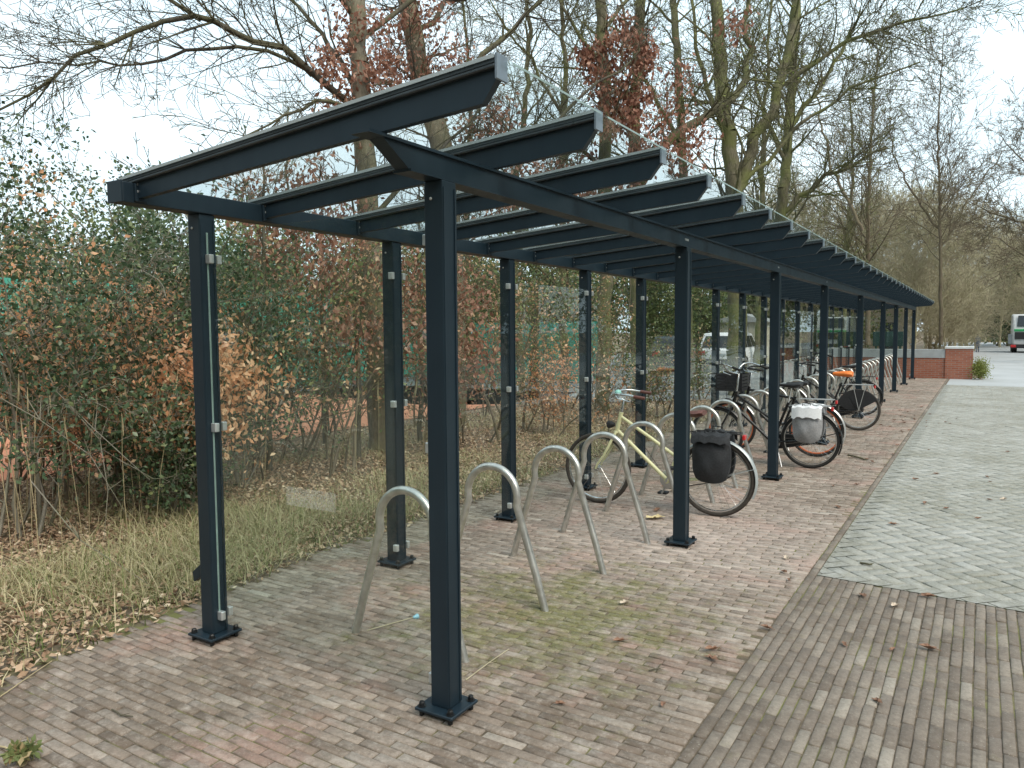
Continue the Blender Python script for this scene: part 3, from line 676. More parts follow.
def bicycle(label, loc, rz, frame='cream', tyre='rubber', rim='chrome', fender='cream', saddle='leather', saddle_z=.93, bar='city', bar_z=1.06, barmat='chrome', grip='rubber_brown',
            bag=None, chaincase=False, skirt=False, crate=False, rack='blackm', cover=None, mixte=True, fenders=(True, True), bell=None, stand=True, WB=1.13, steer=0.0, tubes=.016):
    t = thing('bicycle', label, 'bicycle', loc, rz, 'bicycles parked in the shelter')
    Rw = .35; fm = M[frame]
    BB = Vector((.455, 0, .29)); HT = Vector((WB-.245, 0, .90)); HB = Vector((WB-.205, 0, .74)); ST = Vector((.265, 0, .80)); AX = Vector((0, 0, Rw)); FX = Vector((WB, 0, Rw))
    f = MB(); f.tube([HB-(HT-HB)*.08, HT+(HT-HB)*.1], .021, 12)
    f.tube([BB, HB], .019, 12)
    if mixte: f.tube([HT-(HT-HB)*.15, (HT*.45+(BB+(ST-BB)*.45)*.55)+Vector((0, 0, -.01)), BB+(ST-BB)*.45], tubes, 10)
    else: f.tube([HT-(HT-HB)*.15, ST-Vector((0, 0, .03))], .017, 10)
    f.tube([BB, ST], .017, 10); f.lathe([(.024, -.036), (.024, .036)], BB, (0, 1, 0), 14)
    for s_ in (-1, 1):
        f.tube([BB+Vector((0, s_*.03, 0)), AX+Vector((.1, s_*.05, -.01)), AX+Vector((0, s_*.06, 0))], .009, 8)
        f.tube([ST+Vector((0, s_*.015, -.04)), AX+Vector((.03, s_*.055, .06)), AX+Vector((0, s_*.06, 0))], .008, 8)
    f.build('frame', fm, t, smooth=True)
    fk = MB(); fk.lathe([(.024, -.012), (.03, 0), (.024, .012)], HB+(HB-HT)*.12, (HB-HT).normalized(), 12)
    for s_ in (-1, 1):
        c = HB+(HB-HT)*.14
        fk.tube([c+Vector((0, s_*.02, 0)), c+Vector((.012, s_*.045, -.03)), c.lerp(FX, .6)+Vector((-.012, s_*.052, 0)), FX+Vector((-.02, s_*.053, .05)), FX+Vector((0, s_*.055, 0))], [.013, .013, .012, .010, .008], 8)
    fk.build('fork', fm, t, smooth=True)
    wheel(t, 0, Rw, Rw, M[tyre], M[rim]); wheel(t, WB, Rw, Rw, M[tyre], M[rim])
    def fend(cx, a0, a1):
        b = MB(); n = 22
        for w0, w1, dr in ((-.03, -.012, -.008), (-.012, .012, 0), (.012, .03, -.008)):
            pass
        prof = [(-.029, -.013), (-.018, 0), (.018, 0), (.029, -.013), (.026, -.016), (.016, -.004), (-.016, -.004), (-.026, -.016)]
        rings = []
        for i in range(n+1):
            a = a0+(a1-a0)*i/n; r0 = Rw+.022
            rings.append([b.bm.verts.new((cx+(r0+dz)*math.cos(a), dy, Rw+(r0+dz)*math.sin(a))) for dy, dz in prof])
        for A, B in zip(rings, rings[1:]):
            for k in range(8): b.bm.faces.new((A[k], A[(k+1) % 8], B[(k+1) % 8], B[k]))
        b.bm.faces.new(rings[0]); b.bm.faces.new(rings[-1][::-1])
        for s_ in (-1, 1):
            for aa in (a0+.25*(a1-a0), ):
                b.tube([(cx, s_*.062, Rw), (cx+(Rw+.018)*math.cos(aa), s_*.028, Rw+(Rw+.018)*math.sin(aa))], .0028, 5)
        return b
    if fenders[0]: fend(0, R(205), R(30)).build('mudguard', M[fender], t, smooth=True)
    if fenders[1]: fend(WB, R(150), R(35)).build('mudguard', M[fender], t, smooth=True)
    # seat
    sp = MB().tube([ST+(ST-BB)*-.05, Vector((.235, 0, saddle_z-.05))], .0125, 10).build('seat_post', M['chrome'], t, smooth=True)
    sd_ = MB(); secs = [(-.125, .085, .035), (-.10, .10, .05), (-.05, .095, .052), (0, .065, .045), (.06, .035, .038), (.12, .025, .03), (.155, .014, .018)]
    rings = []
    for x_, w_, h_ in secs:
        ring = []
        for k in range(12):
            a = 2*PI*k/12; zz = math.sin(a)*h_*(.5 if math.sin(a) > 0 else .8)
            ring.append(sd_.bm.verts.new((.235+x_, math.cos(a)*w_, saddle_z-.01+zz+(.012 if x_ < -.08 else 0))))
        rings.append(ring)
    for A, B in zip(rings, rings[1:]):
        for k in range(12): sd_.bm.faces.new((A[k], A[(k+1) % 12], B[(k+1) % 12], B[k]))
    sd_.bm.faces.new(rings[0]); sd_.bm.faces.new(rings[-1][::-1])
    so_ = sd_.build('saddle', M[saddle], t, smooth=True)
    if cover:
        cb = MB(); rings = []
        for x_, w_, h_ in secs:
            rings.append([cb.bm.verts.new((.235+x_*1.12, math.cos(2*PI*k/12)*(w_+.014), saddle_z+.0+math.sin(2*PI*k/12)*(h_*.75+.014)+(.004*math.sin(7*k+x_*60)))) for k in range(12)])
        for A, B in zip(rings, rings[1:]):
            for k in range(12): cb.bm.faces.new((A[k], A[(k+1) % 12], B[(k+1) % 12], B[k]))
        cb.bm.faces.new(rings[0]); cb.bm.faces.new(rings[-1][::-1]); cb.build('saddle_cover', M[cover], so_, smooth=True)
    # bars
    S0 = HT+(HT-HB)*.1; up_ = (HT-HB).normalized(); S1 = Vector((S0.x+up_.x*.1, 0, bar_z-.02))
    st = MB().tube([S0, S1, S1+Vector((.05, 0, .01))], .0125, 10).build('stem', M['chrome'], t, smooth=True)
    c0 = S1+Vector((.05, 0, .01)); hb = MB(); cs_, sn_ = math.cos(steer), math.sin(steer)
    def rot(p): v = p-c0; return c0+Vector((v.x*cs_-v.y*sn_, v.x*sn_+v.y*cs_, v.z))
    pth = []
    for y_, dx, dz in ((-.31, -.27, .03), (-.31, -.17, .045), (-.29, -.06, .06), (-.22, .02, .055), (-.12, .03, .02), (0, 0, 0), (.12, .03, .02), (.22, .02, .055), (.29, -.06, .06), (.31, -.17, .045), (.31, -.27, .03)):
        pth.append(rot(c0+Vector((dx, y_, dz*(2.0 if bar == 'high' else 1)))))
    # smooth path
    sm = []
    for i in range(len(pth)-1):
        a = pth[max(i-1, 0)]; b = pth[i]; c = pth[i+1]; e = pth[min(i+2, len(pth)-1)]
        for q in range(4):
            u = q/4; sm.append(0.5*((2*b)+(c-a)*u+(2*a-5*b+4*c-e)*u*u+(3*b-a-3*c+e)*u**3))
    sm.append(pth[-1]); hb.tube(sm, .011, 10); ho = hb.build('handlebar', M[barmat], t, smooth=True)
    for a, b in ((pth[0], pth[1]), (pth[-1], pth[-2])):
        MB().tube([a+(a-b)*.08, a.lerp(b, .98)], .0165, 10).build('grip', M[grip], ho, smooth=True)
    for s_ in (-1, 1):
        a = rot(c0+Vector((-.0, s_*.26, .05))); b = rot(c0+Vector((-.14, s_*.30, -.005)))
        MB().tube([a, a.lerp(b, .4)+Vector((.03, 0, -.01)), b], .006, 6).build('brake_lever', M['chrome'], ho, smooth=True)
    if bell:
        MB().lathe([(.03, 0), (.032, .008), (.024, .024), (.008, .032)], rot(c0+Vector((-.02, .235, .07))), (0, 0, 1), 14).build('bell', M[bell], ho, smooth=True)
    lp = HB+Vector((.075, 0, .05)); MB().lathe([(.016, -.05), (.033, -.02), (.036, .02), (.03, .026)], lp, (1, 0, -.05), 14).build('headlamp', M['blackm'], t, smooth=True)
    cbl = MB(); cbl.tube([rot(c0+Vector((-.0, .26, .05))), c0+Vector((.10, .08, -.02)), HB+Vector((.07, .03, .05)), FX+Vector((-.1, .03, .25))], .0028, 5)
    cbl.tube([rot(c0+Vector((-.0, -.26, .05))), c0+Vector((.12, -.06, -.05)), HT+Vector((-.02, -.03, -.03)), BB+Vector((.1, -.02, .12))], .0028, 5); cbl.build('cables', M['blackm'], t, smooth=True)
    # drive (right-hand side of the bicycle is local -y)
    if chaincase:
        cc = MB(); pts = []
        for a in np.linspace(PI*.5, PI*1.5, 9): pts.append((-.02+.06*math.cos(a), Rw+.06*math.sin(a)))
        for a in np.linspace(-PI*.5, PI*.5, 11): pts.append((BB.x+.10*math.cos(a), BB.z+.10*math.sin(a)))
        cc.prism(pts, 'y', -.085, -.045); cc.build('chain_case', M['blackm'], t, bevel=.008, smooth=True)
    cr_ = MB(); cr_.lathe([(.088, -.052), (.092, -.05), (.092, -.046), (.088, -.044)], BB, (0, 1, 0), 28)
    ch = MB(); ch.tube([BB+Vector((0, -.048, .088)), AX+Vector((0, -.048, .038))], .005, 5).tube([BB+Vector((0, -.048, -.088)), AX+Vector((0, -.048, -.038))], .005, 5).build('chain', M['blackm'], t)
    for s_, a in ((-1, R(-60)), (1, R(120))):
        e = BB+Vector((.17*math.cos(a), s_*.085, .17*math.sin(a))); cr_.tube([BB+Vector((0, s_*.06, 0)), e], .010, 8); cr_.tube([BB+Vector((0, -s_*.0, 0)), BB+Vector((0, s_*.065, 0))], .012, 8)
        MB().box(e.x-.045, e.x+.045, min(e.y, e.y+s_*.09), max(e.y, e.y+s_*.09), e.z-.011, e.z+.011).build('pedal', M['blackm'], t, bevel=.004)
    cr_.build('crankset', M['silver'], t, smooth=True)
    # carrier
    ca = MB(); zt = Rw*2+.075
    for s_ in (-1, 1):
        ca.tube([(.20, s_*.055, zt), (-.22, s_*.055, zt)], .0062, 7); ca.tube([(-.02, s_*.065, Rw), (-.12, s_*.06, zt)], .005, 6); ca.tube([(-.02, s_*.065, Rw), (.08, s_*.06, zt)], .005, 6)
    for x_ in (.2, .06, -.08, -.22): ca.tube([(x_, -.058, zt), (x_, .058, zt)], .005, 6)
    ca.tube([(.2, 0, zt), tuple(ST+Vector((0, 0, -.04)))], .0055, 6); cao = ca.build('carrier', M[rack], t, smooth=True)
    MB().box(-.262, -.236, -.035, .035, zt-.055, zt-.01).build('rear_lamp', M['red_lamp'], t, bevel=.006)
    if stand: MB().tube([BB+Vector((-.06, .03, -.02)), (BB.x-.16, .16, .012)], .008, 7).build('kickstand', M['silver'], t, smooth=True)
    if skirt:
        sk = MB(); 
        for s_ in (-1, 1):
            pts = [(Rw*.98*math.cos(a), Rw+Rw*.98*math.sin(a)) for a in np.linspace(R(15), R(150), 14)]+[(-.05, Rw+.02), (.12, Rw-.02)]
            sk.prism(pts, 'y', s_*.040-.002, s_*.040+.002)
        sk.build('coat_guard', M['blackm'], t)
    if bag:
        body, lid = bag; rg = random.Random(9)
        for s_ in (1, -1):
            b = MB(); nx, nz_ = 11, 12; W2, H2, Dp = .168, .45, .125; zt2 = zt-.0
            def P(i, j, side):
                u = i/(nx-1)*2-1; v = j/(nz_-1); wd = W2*(.88+.15*math.sin(PI*min(1, v*1.05)))*(1-.10*max(0, v-.85)/.15); bulge = (1-abs(u)**2.2)*(1-abs(2*v-1.05)**3)*.6+.4
                r1 = math.sin(i*1.3+j*.7+s_)*.007+math.sin(i*.6-j*1.1)*.006
                yy_ = s_*(.062+(Dp*bulge if side else 0))+(r1 if side else 0)
                return (.02+u*wd, yy_, zt2-v*H2+.035*abs(u)**3*v**3)
            G = [[[b.bm.verts.new(P(i, j, sd2)) for j in range(nz_)] for i in range(nx)] for sd2 in (0, 1)]
            for sd2 in (0, 1):
                for i in range(nx-1):
                    for j in range(nz_-1): b.bm.faces.new((G[sd2][i][j], G[sd2][i+1][j], G[sd2][i+1][j+1], G[sd2][i][j+1]))
            for i in range(nx-1):
                for j in (0, nz_-1): b.bm.faces.new((G[0][i][j], G[0][i+1][j], G[1][i+1][j], G[1][i][j]))
            for j in range(nz_-1):
                for i in (0, nx-1): b.bm.faces.new((G[0][i][j], G[0][i][j+1], G[1][i][j+1], G[1][i][j]))
            bo = b.build('pannier', M[body], t, smooth=True)
            fl = MB(); fz = .13 if lid != body else .07
            nf = 10; secs_ = []
            for q in range(nf+1):
                uu = q/nf*2-1; xx = .02+uu*.172; sg = .010*math.sin(q*1.9)-.012*abs(uu)**3; bl = 1-.25*abs(uu)**3; zd = -.010*abs(uu)**2+.006*math.sin(q*2.7)
                secs_.append([fl.bm.verts.new((xx, s_*yy2, zz2+sg)) for yy2, zz2 in ((.05, zt+.006), (.062+Dp*.5*bl, zt+.012), (.062+Dp*.92*bl, zt-.012), (.062+Dp*1.12*bl, zt-fz+zd), (.062+Dp*1.05*bl, zt-fz+zd), (.062+Dp*.84*bl, zt-.02), (.06+Dp*.45*bl, zt), (.05, zt-.002))])
            for A, B in zip(secs_, secs_[1:]):
                for q in range(8): fl.bm.faces.new((A[q], A[(q+1) % 8], B[(q+1) % 8], B[q]))
            fl.bm.faces.new(secs_[0]); fl.bm.faces.new(secs_[-1][::-1])
            fl.build('flap', M[lid], bo, smooth=True)
            hd = MB(); hd.tube([(-.02, s_*.13, zt+.006), (-.02, s_*.13, zt+.035), (.07, s_*.13, zt+.04), (.07, s_*.13, zt+.006)], .006, 6); hd.build('strap', M['fabric_black'], bo)
    if crate:
        cb = MB(); x0, x1, y0_, y1_, z0, z1 = WB-.20, WB+.16, -.22, .22, .86, 1.10
        cb.box(x0, x1, y0_, y1_, z0, z0+.012)
        for k in range(5):
            za = z0+.015+k*.046
            cb.box(x0, x0+.012, y0_, y1_, za, za+.034).box(x1-.012, x1, y0_, y1_, za, za+.034).box(x0+.013, x1-.013, y0_, y0_+.012, za, za+.034).box(x0+.013, x1-.013, y1_-.012, y1_, za, za+.034)
        for xx in (x0-.002, x1-.012):
            for yy_ in (y0_-.002, y1_-.012): cb.box(xx, xx+.014, yy_, yy_+.014, z0-.002, z1+.012)
        cb.build('crate', M['blackm'], t)
        MB().tube([(WB-.05, .0, .86), (WB-.01, .0, .75)], .012, 7).tube([(WB-.15, .08, .855), (WB, .07, Rw)], .006, 6).tube([(WB-.15, -.08, .855), (WB, -.07, Rw)], .006, 6).build('front_carrier', M['blackm'], t, smooth=True)
    return t
bicycle('cream step-through bicycle with brown saddle and black pannier, between the fourth and sixth hoops', (-2.03, 6.80, 0), PI+.035, 'cream', 'rubber_brown', 'chrome', 'skyglint_mudguard', 'leather', .95, 'city', 1.06, 'chrome', 'leather',
        bag=('fabric_black', 'fabric_black'), fenders=(True, False), bell='mint', WB=1.17, steer=.25, rack='blackm')
bicycle('black bicycle with high silver handlebar and grey pannier with white flap', (-1.76, 9.78, 0), PI-.02, 'black', 'rubber', 'chrome', 'black', 'blackm', 1.03, 'high', 1.16, 'chrome', 'rubber',
        bag=('fabric_grey', 'fabric_white'), chaincase=True, rack='silver', WB=1.16, steer=-.3, mixte=True)
bicycle('black bicycle with orange rims and a black crate on its front, behind the grey pannier', (-1.86, 10.72, 0), PI+.02, 'black', 'rubber', 'orange_rim', 'silver', 'blackm', .99, 'city', 1.14, 'blackm', 'rubber',
        chaincase=False, crate=True, rack='silver', fenders=(True, True), mixte=False)
bicycle('black bicycle with bright orange saddle cover and dark coat guard', (-1.745, 13.88, 0), PI-.02, 'black', 'rubber_brown', 'chrome', 'silver', 'blackm', .95, 'city', 1.08, 'blackm', 'rubber',
        chaincase=True, skirt=True, cover='orange', rack='silver', fenders=(False, True), WB=1.14)
bicycle('black upright bicycle parked beyond the one with the orange saddle cover', (-1.98, 16.35, 0), PI+.03, 'black', 'rubber', 'chrome', 'black', 'blackm', .98, 'high', 1.12, 'blackm', 'rubber', mixte=False, steer=.3)
#@@PART2
# ------------------------------------------------------------------ walls, buildings, vehicles
wl = thing('garden_wall', 'low red brick wall with grey rendered top band and white capped end pier beyond the shelter', 'wall', (-2.5, 29.95, 0))
o = Vector((-2.5, 29.95, 0))
MB().box(-5.0, -1.06, 29.9, 30.1, -.05, .70).build('brick_base', M['redbrick'], wl, o)
MB().box(-5.0, -1.062, 29.88, 30.12, .702, 1.0).build('render_band', M['render'], wl, o, .006)
MB().box(-1.058, -.25, 29.86, 30.5, -.05, 1.02).build('pier', M['redbrick'], wl, o)
MB().box(-1.08, -.225, 29.835, 30.53, 1.022, 1.10).build('coping', M['coping'], wl, o, .008)
sg = thing('notice_board', 'dark green board on two posts above the low brick wall', 'sign', (-3.0, 31, 0)); o = Vector((-3.0, 31, 0))
MB().box(-3.45, -2.45, 30.98, 31.02, 1.08, 1.62).build('panel', M['sign_green'], sg, o, .005)
for x in (-3.35, -2.55): MB().box(x-.03, x+.03, 31.021, 31.08, -.03, 1.6).build('post', M['postgreen'], sg, o)
bd = thing('brick_building', 'low beige brick building with flat roof among the bare trees', 'building', (-9, 54, 0)); o = Vector((-9, 54, 0))
MB().box(-15, -4.0, 50, 58, -.05, 3.2).build('wall', M['beigebrick'], bd, o)
MB().box(-15.2, -3.9, 49.8, 58.2, 3.202, 3.4).build('roof', M['coping'], bd, o, .01)
for x in (-12.5, -9.6, -7.2):
    w_ = MB().box(x, x+1.3, 49.95, 49.998, 1.0, 2.3).build('window', M['white'], bd, o)
    MB().box(x+.08, x+1.22, 49.93, 49.948, 1.08, 2.22).build('pane', M['glass_dark'], w_, o)
MB().box(-5.2, -4.3, 49.95, 49.998, .0, 2.1).build('door', M['darkcar'], bd, o)
sh = thing('garden_shed', 'cream boarded shed standing beyond the parked white car', 'shed', (-10.4, 40, 0)); o = Vector((-10.4, 40, 0))
b = MB().box(-11.6, -9.2, 38.6, 41, 0, 2.1)
for k in range(9): b.box(-11.6+k*.27, -11.6+k*.27+.02, 38.585, 38.599, 0, 2.1)
b.build('wall', M['shed'], sh, o)
MB().prism([(-11.8, 2.1), (-9.0, 2.1), (-9.0, 2.16), (-10.4, 2.55), (-11.8, 2.16)], 'y', 38.4, 41.2).build('roof', M['render'], sh, o)
MB().box(-10.8, -10.0, 38.55, 38.584, .05, 1.9).build('door', M['white'], sh, o, .004)

def car(name, label, cat, loc, rz, paint, L=4.4, W=1.8, H=1.62, kind='suv'):
    t = thing(name, label, cat, loc, rz, 'vehicles in the car park'); m = M[paint]; h = W/2
    b = MB()          # +x is forward, body lofted in cross-sections
    if kind == 'van':
        prof = [(-L/2, .45, 1.02, .96), (-L/2+.1, .3, 1.05, 1), (L*.1, .3, 1.05, 1), (L*.28, .3, 1.02, 1), (L*.42, .32, .92, .97), (L/2, .42, .78, .86)]
        roof = [(-L/2+.02, H), (L*.12, H), (L*.2, H-.08), (L*.37, 1.06)]
    else:
        prof = [(-L/2, .48, .92, .9), (-L/2+.12, .32, .98, 1), (-L*.2, .28, .98, 1), (L*.1, .28, .96, 1), (L*.3, .3, .90, .98), (L*.45, .34, .8, .92), (L/2, .45, .7, .8)]
        roof = [(-L/2+.12, 1.0), (-L/2+.45, H-.04), (-L*.1, H), (L*.08, H-.05), (L*.26, .98)]
    rings = []
    for x, z0, z1, wf in prof:
        w = h*wf; zc = (z0+z1)/2
        rings.append([b.bm.verts.new(p) for p in ((x, -w*.94, z0), (x, -w, z0+.12), (x, -w, zc+.05), (x, -w*.93, z1), (x, w*.93, z1), (x, w, zc+.05), (x, w, z0+.12), (x, w*.94, z0))])
    for A, B in zip(rings, rings[1:]):
        for k in range(8): b.bm.faces.new((A[k], A[(k+1) % 8], B[(k+1) % 8], B[k]))
    b.bm.faces.new(rings[0]); b.bm.faces.new(rings[-1][::-1])
    bo = b.build('body', m, t, bevel=.02, smooth=True)
    # cabin
    c = MB(); rr = []
    for i, (x, z) in enumerate(roof):
        tuck = .80 if kind != 'van' else .9
        k = (z-.95)/(H-.95); wt = h*(.93-(.93-tuck)*max(0, k))
        rr.append((x, z, wt))
    base = [(x, .94, h*.925) for x, _, _ in rr]
    A = [[c.bm.verts.new((x, -w, z)), c.bm.verts.new((x, w, z))] for x, z, w in rr]
    Bv = [[c.bm.verts.new((x, -w, z)), c.bm.verts.new((x, w, z))] for x, z, w in base]
    for i in range(len(rr)-1):
        c.bm.faces.new((A[i][0], A[i+1][0], A[i+1][1], A[i][1])); c.bm.faces.new((Bv[i][0], Bv[i+1][0], A[i+1][0], A[i][0])); c.bm.faces.new((A[i][1], A[i+1][1], Bv[i+1][1], Bv[i][1])); c.bm.faces.new((Bv[i][1], Bv[i+1][1], Bv[i+1][0], Bv[i][0]))
    for i in (0, -1): c.bm.faces.new((Bv[i][0], A[i][0], A[i][1], Bv[i][1]))
    c.build('cabin', m, bo, bevel=.03, smooth=True)
    # glazing
    zt, zb = H-.14, 1.02
    def xr(z, front):
        pts = roof[::-1] if front else roof
        for (xa, za), (xb_, zb_) in zip(pts, pts[1:]):
            if min(za, zb_) <= z <= max(za, zb_) and abs(za-zb_) > .05: return xa+(xb_-xa)*(z-za)/(zb_-za)
        return pts[0][0]
    for s_ in (-1, 1):
        def yw(z): return s_*(h*(.93-(.93-(.80 if kind != 'van' else .9))*(z-.95)/(H-.95))+.006)
        spans = [(.06, .36), (.39, .66), (.69, .93)] if kind != 'van' else [(.68, .95)]
        for fa, fb in spans:
            def X(f, z): r0, f0_ = xr(z, False), xr(z, True); return r0+(f0_-r0)*f
            MB().hexa([(X(fa, zb), yw(zb)-.004*s_, zb), (X(fb, zb), yw(zb)-.004*s_, zb), (X(fb, zb), yw(zb)+.003*s_, zb), (X(fa, zb), yw(zb)+.003*s_, zb)],
                      [(X(fa, zt), yw(zt)-.004*s_, zt), (X(fb, zt), yw(zt)-.004*s_, zt), (X(fb, zt), yw(zt)+.003*s_, zt), (X(fa, zt), yw(zt)+.003*s_, zt)]).build('window', M['glass_dark'], t)
    for front in (0, 1):
        sg_ = 1 if front else -1; xa, xb_ = xr(zb, front)+.012*sg_, xr(zt, front)+.012*sg_
        if kind == 'van' and not front: xa = xb_ = -L/2-.004
        MB().hexa([(xa-.01, -h*.8, zb), (xa+.004*sg_, -h*.8, zb), (xa+.004*sg_, h*.8, zb), (xa-.01, h*.8, zb)], [(xb_-.01, -h*.7, zt), (xb_+.004*sg_, -h*.7, zt), (xb_+.004*sg_, h*.7, zt), (xb_-.01, h*.7, zt)]).build('windscreen' if front else 'rear_window', M['glass_dark'], t)
    for s_ in (-1, 1):
        for x in (-L*.31, L*.31):
            q = MB(); q.lathe([(.0, s_*(h-.22)), (.33, s_*(h-.22)), (.345, s_*(h-.18)), (.345, s_*(h-.02)), (.32, s_*(h+.004)), (.21, s_*(h+.004))], (x, 0, .345), (0, 1, 0), 20)
            wo_ = q.build('wheel', M['rubber'], t, smooth=True)
            MB().lathe([(.2, s_*(h-.03)), (.2, s_*(h+.008)), (.06, s_*(h+.012))], (x, 0, .345), (0, 1, 0), 14).build('rim', M['silver'], wo_)
        MB().box(-L/2-.012, -L/2+.1, s_*h*.78-.14, s_*h*.78+.12, .72, .9).build('tail_lamp', M['red_lamp'], t, bevel=.01)
        MB().box(L/2-.22, L/2-.02, s_*h*.7-.16, s_*h*.7+.14, .6, .72).build('headlight', M['clip'], t, bevel=.01)
        MB().box(L*.17, L*.2+.1, s_*(h+.02)-.08, s_*(h+.02)+.08, .98, 1.1).build('mirror', M['blackm'], t, bevel=.02)
    MB().box(-L/2-.03, -L/2+.08, -h*.9, h*.9, .36, .58).build('bumper', M['blackm'], t, bevel=.02)
    MB().box(-L/2-.02, -L/2-.004, -.26, .26, .68, .79).build('number_plate', M['orange'] if 0 else M['clip'], t)
    return t
car('parked_car', 'white hatchback with dark rear window parked behind the glass, beside the cream shed', 'car', (-8.95, 32.0, 0), R(93), 'white')
car('parked_van', 'small white van with plain sides parked behind the hedge', 'van', (-13.6, 27.0, 0), R(125), 'white', 4.4, 1.85, 1.75, 'van')
car('parked_car', 'dark estate car parked between the white van and the white hatchback', 'car', (-10.9, 30.3, 0), R(110), 'darkcar', 4.4, 1.78, 1.5)
car('parked_van', 'pale van parked past the tennis court netting', 'van', (-16.6, 24.6, 0), R(150), 'white', 4.8, 1.9, 2.0, 'van')

# service vehicle, seen from behind
sv = thing('service_vehicle', 'small white and green service truck seen from behind on the pale road', 'truck', (2.95, 65.5, 0), R(90)); h = 1.15
b = MB().prism([(-1.6, .5), (3.0, .5), (3.0, 1.5), (2.5, 2.75), (-1.2, 2.7), (-1.6, 1.6)], 'y', -h, h); b.build('body', M['fabric_grey' if 0 else 'coping'], sv, bevel=.08, smooth=True)
MB().box(-1.68, -1.55, -h+.12, h-.12, .95, 1.45).build('rear_panel', M['blackm'], sv, bevel=.02)
MB().box(-1.64, -1.50, -h+.08, h-.08, 1.5, 1.66).build('livery_stripe', M['green_paint'], sv, bevel=.01)
MB().hexa([(-1.60, -h+.25, 1.85), (-1.50, -h+.25, 1.85), (-1.50, h-.25, 1.85), (-1.60, h-.25, 1.85)], [(-1.41, -h+.3, 2.6), (-1.31, -h+.3, 2.6), (-1.31, h-.3, 2.6), (-1.41, h-.3, 2.6)]).build('rear_window', M['glass_dark'], sv, bevel=.02)
MB().box(-1.9, -1.5, -h-.12, h+.12, .32, .6).build('bumper', M['blackm'], sv, bevel=.03)
for s_ in (-1, 1):
    MB().box(-1.94, -1.88, s_*(h-.05)-.16, s_*(h-.05)+.16, .38, .56).build('tail_lamp', M['red_lamp'], sv, bevel=.02)
    MB().box(-1.3, -.2, s_*(h+.1)-.14, s_*(h+.1)+.14, .6, 1.3).build('side_box', M['render'], sv, bevel=.03)
    for x in (-.9, 2.0): MB().lathe([(.0, s_*(h-.3)), (.4, s_*(h-.3)), (.42, s_*h), (.2, s_*(h+.01))], (x, 0, .42), (0, 1, 0), 18).build('wheel', M['rubber'], sv, smooth=True)

# a walker far down the road
def person(loc, rz, hgt):
    me = bpy.data.meshes.new('person'); k = hgt
    J = [((0, 0, .53), .085), ((0, 0, .66), .075), ((0, 0, .78), .085), ((0, 0, .845), .035), ((.01, 0, .90), .055), ((.01, 0, .955), .05),
         ((0, .05, .50), .05), ((.03, .05, .28), .034), ((-.04, .05, .05), .022), ((.03, .05, .015), .02), ((0, -.05, .50), .05), ((.0, -.05, .28), .034), ((.03, -.05, .05), .022), ((.10, -.05, .015), .02),
         ((0, .105, .80), .032), ((-.02, .125, .64), .025), ((.03, .125, .50), .018), ((0, -.105, .80), .032), ((.03, -.125, .64), .025), ((.08, -.12, .51), .018)]
    E_ = [(0, 1), (1, 2), (2, 3), (3, 4), (4, 5), (0, 6), (6, 7), (7, 8), (8, 9), (0, 10), (10, 11), (11, 12), (12, 13), (2, 14), (14, 15), (15, 16), (2, 17), (17, 18), (18, 19)]
    me.from_pydata([tuple(c*k for c in p) for p, _ in J], E_, [])
    ob = new_obj('person', me); ob.modifiers.new('skin', 'SKIN')
    for i, (_, r) in enumerate(J): me.skin_vertices[0].data[i].radius = (r*k, r*k)
    me.skin_vertices[0].data[0].use_root = True
    ob.modifiers.new('sub', 'SUBSURF').levels = 1; ob.modifiers['sub'].render_levels = 1
    me.materials.append(M['navy']); ob.location = loc; ob.rotation_euler = (0, 0, rz)
    tag(ob, 'person in dark blue clothes walking on the pale road past the brick wall', 'person')
    MB().lathe([(.03*k, -.03*k), (.056*k, 0), (.055*k, .035*k), (.02*k, .062*k)], (0, 0, .945*k), n=12).build('hair', M['hair'], ob, smooth=True)
    for s_ in (-1, 1): MB().tube([(0, s_*.05*k, .5*k), ((.015)*k, s_*.05*k, .28*k), ((-.03 if s_ > 0 else .02)*k, s_*.05*k, .06*k)], [.056*k, .042*k, .03*k], 10).build('trouser_leg', M['trouser'], ob, smooth=True)
person((-.28, 64.5, -.03), R(95), 1.35)

# tennis court netting
fn = thing('court_fence', 'tall green netting fence round the clay court', 'fence', (-17, 9, 0)); o = Vector((-17, 9, 0))
rn = random.Random(5)
for k in range(12):
    y = -2+k*2.1
    MB().box(-17.03, -16.97, y-.03, y+.03, -.03, 3.2).build('post', M['postgreen'], fn, o)
for x in (-14.6, -12.2, -9.8): MB().box(x-.03, x+.03, 21.07, 21.13, -.03, 3.2).build('post', M['postgreen'], fn, o)
b = MB(); zt_ = [1.9, 3.0]
for k in range(3, 11):
    y = -2+k*2.1+.035; z1 = 2.9 if k not in (3, 6, 9) else 1.6
    b.hexa([(-16.96, y, .15), (-16.955, y, .15), (-16.94, y+2.03, .15), (-16.945, y+2.03, .15)], [(-16.96, y, z1), (-16.955, y, z1), (-16.94, y+2.03, z1-.05), (-16.945, y+2.03, z1-.05)])
for k in range(3): b.box(-16.9+k*2.4, -14.66+k*2.4, 21.04, 21.05, .15, 2.0)
b.build('windscreen_netting', M['net'], fn, o)
w_ = MB()
for z in (.1, 1.6, 3.15): w_.tube([(-17, -2, z), (-17, 21.1, z)], .012, 5).tube([(-17, 21.1, z), (-9.8, 21.1, z)], .012, 5)
w_.build('rail', M['postgreen'], fn, o)

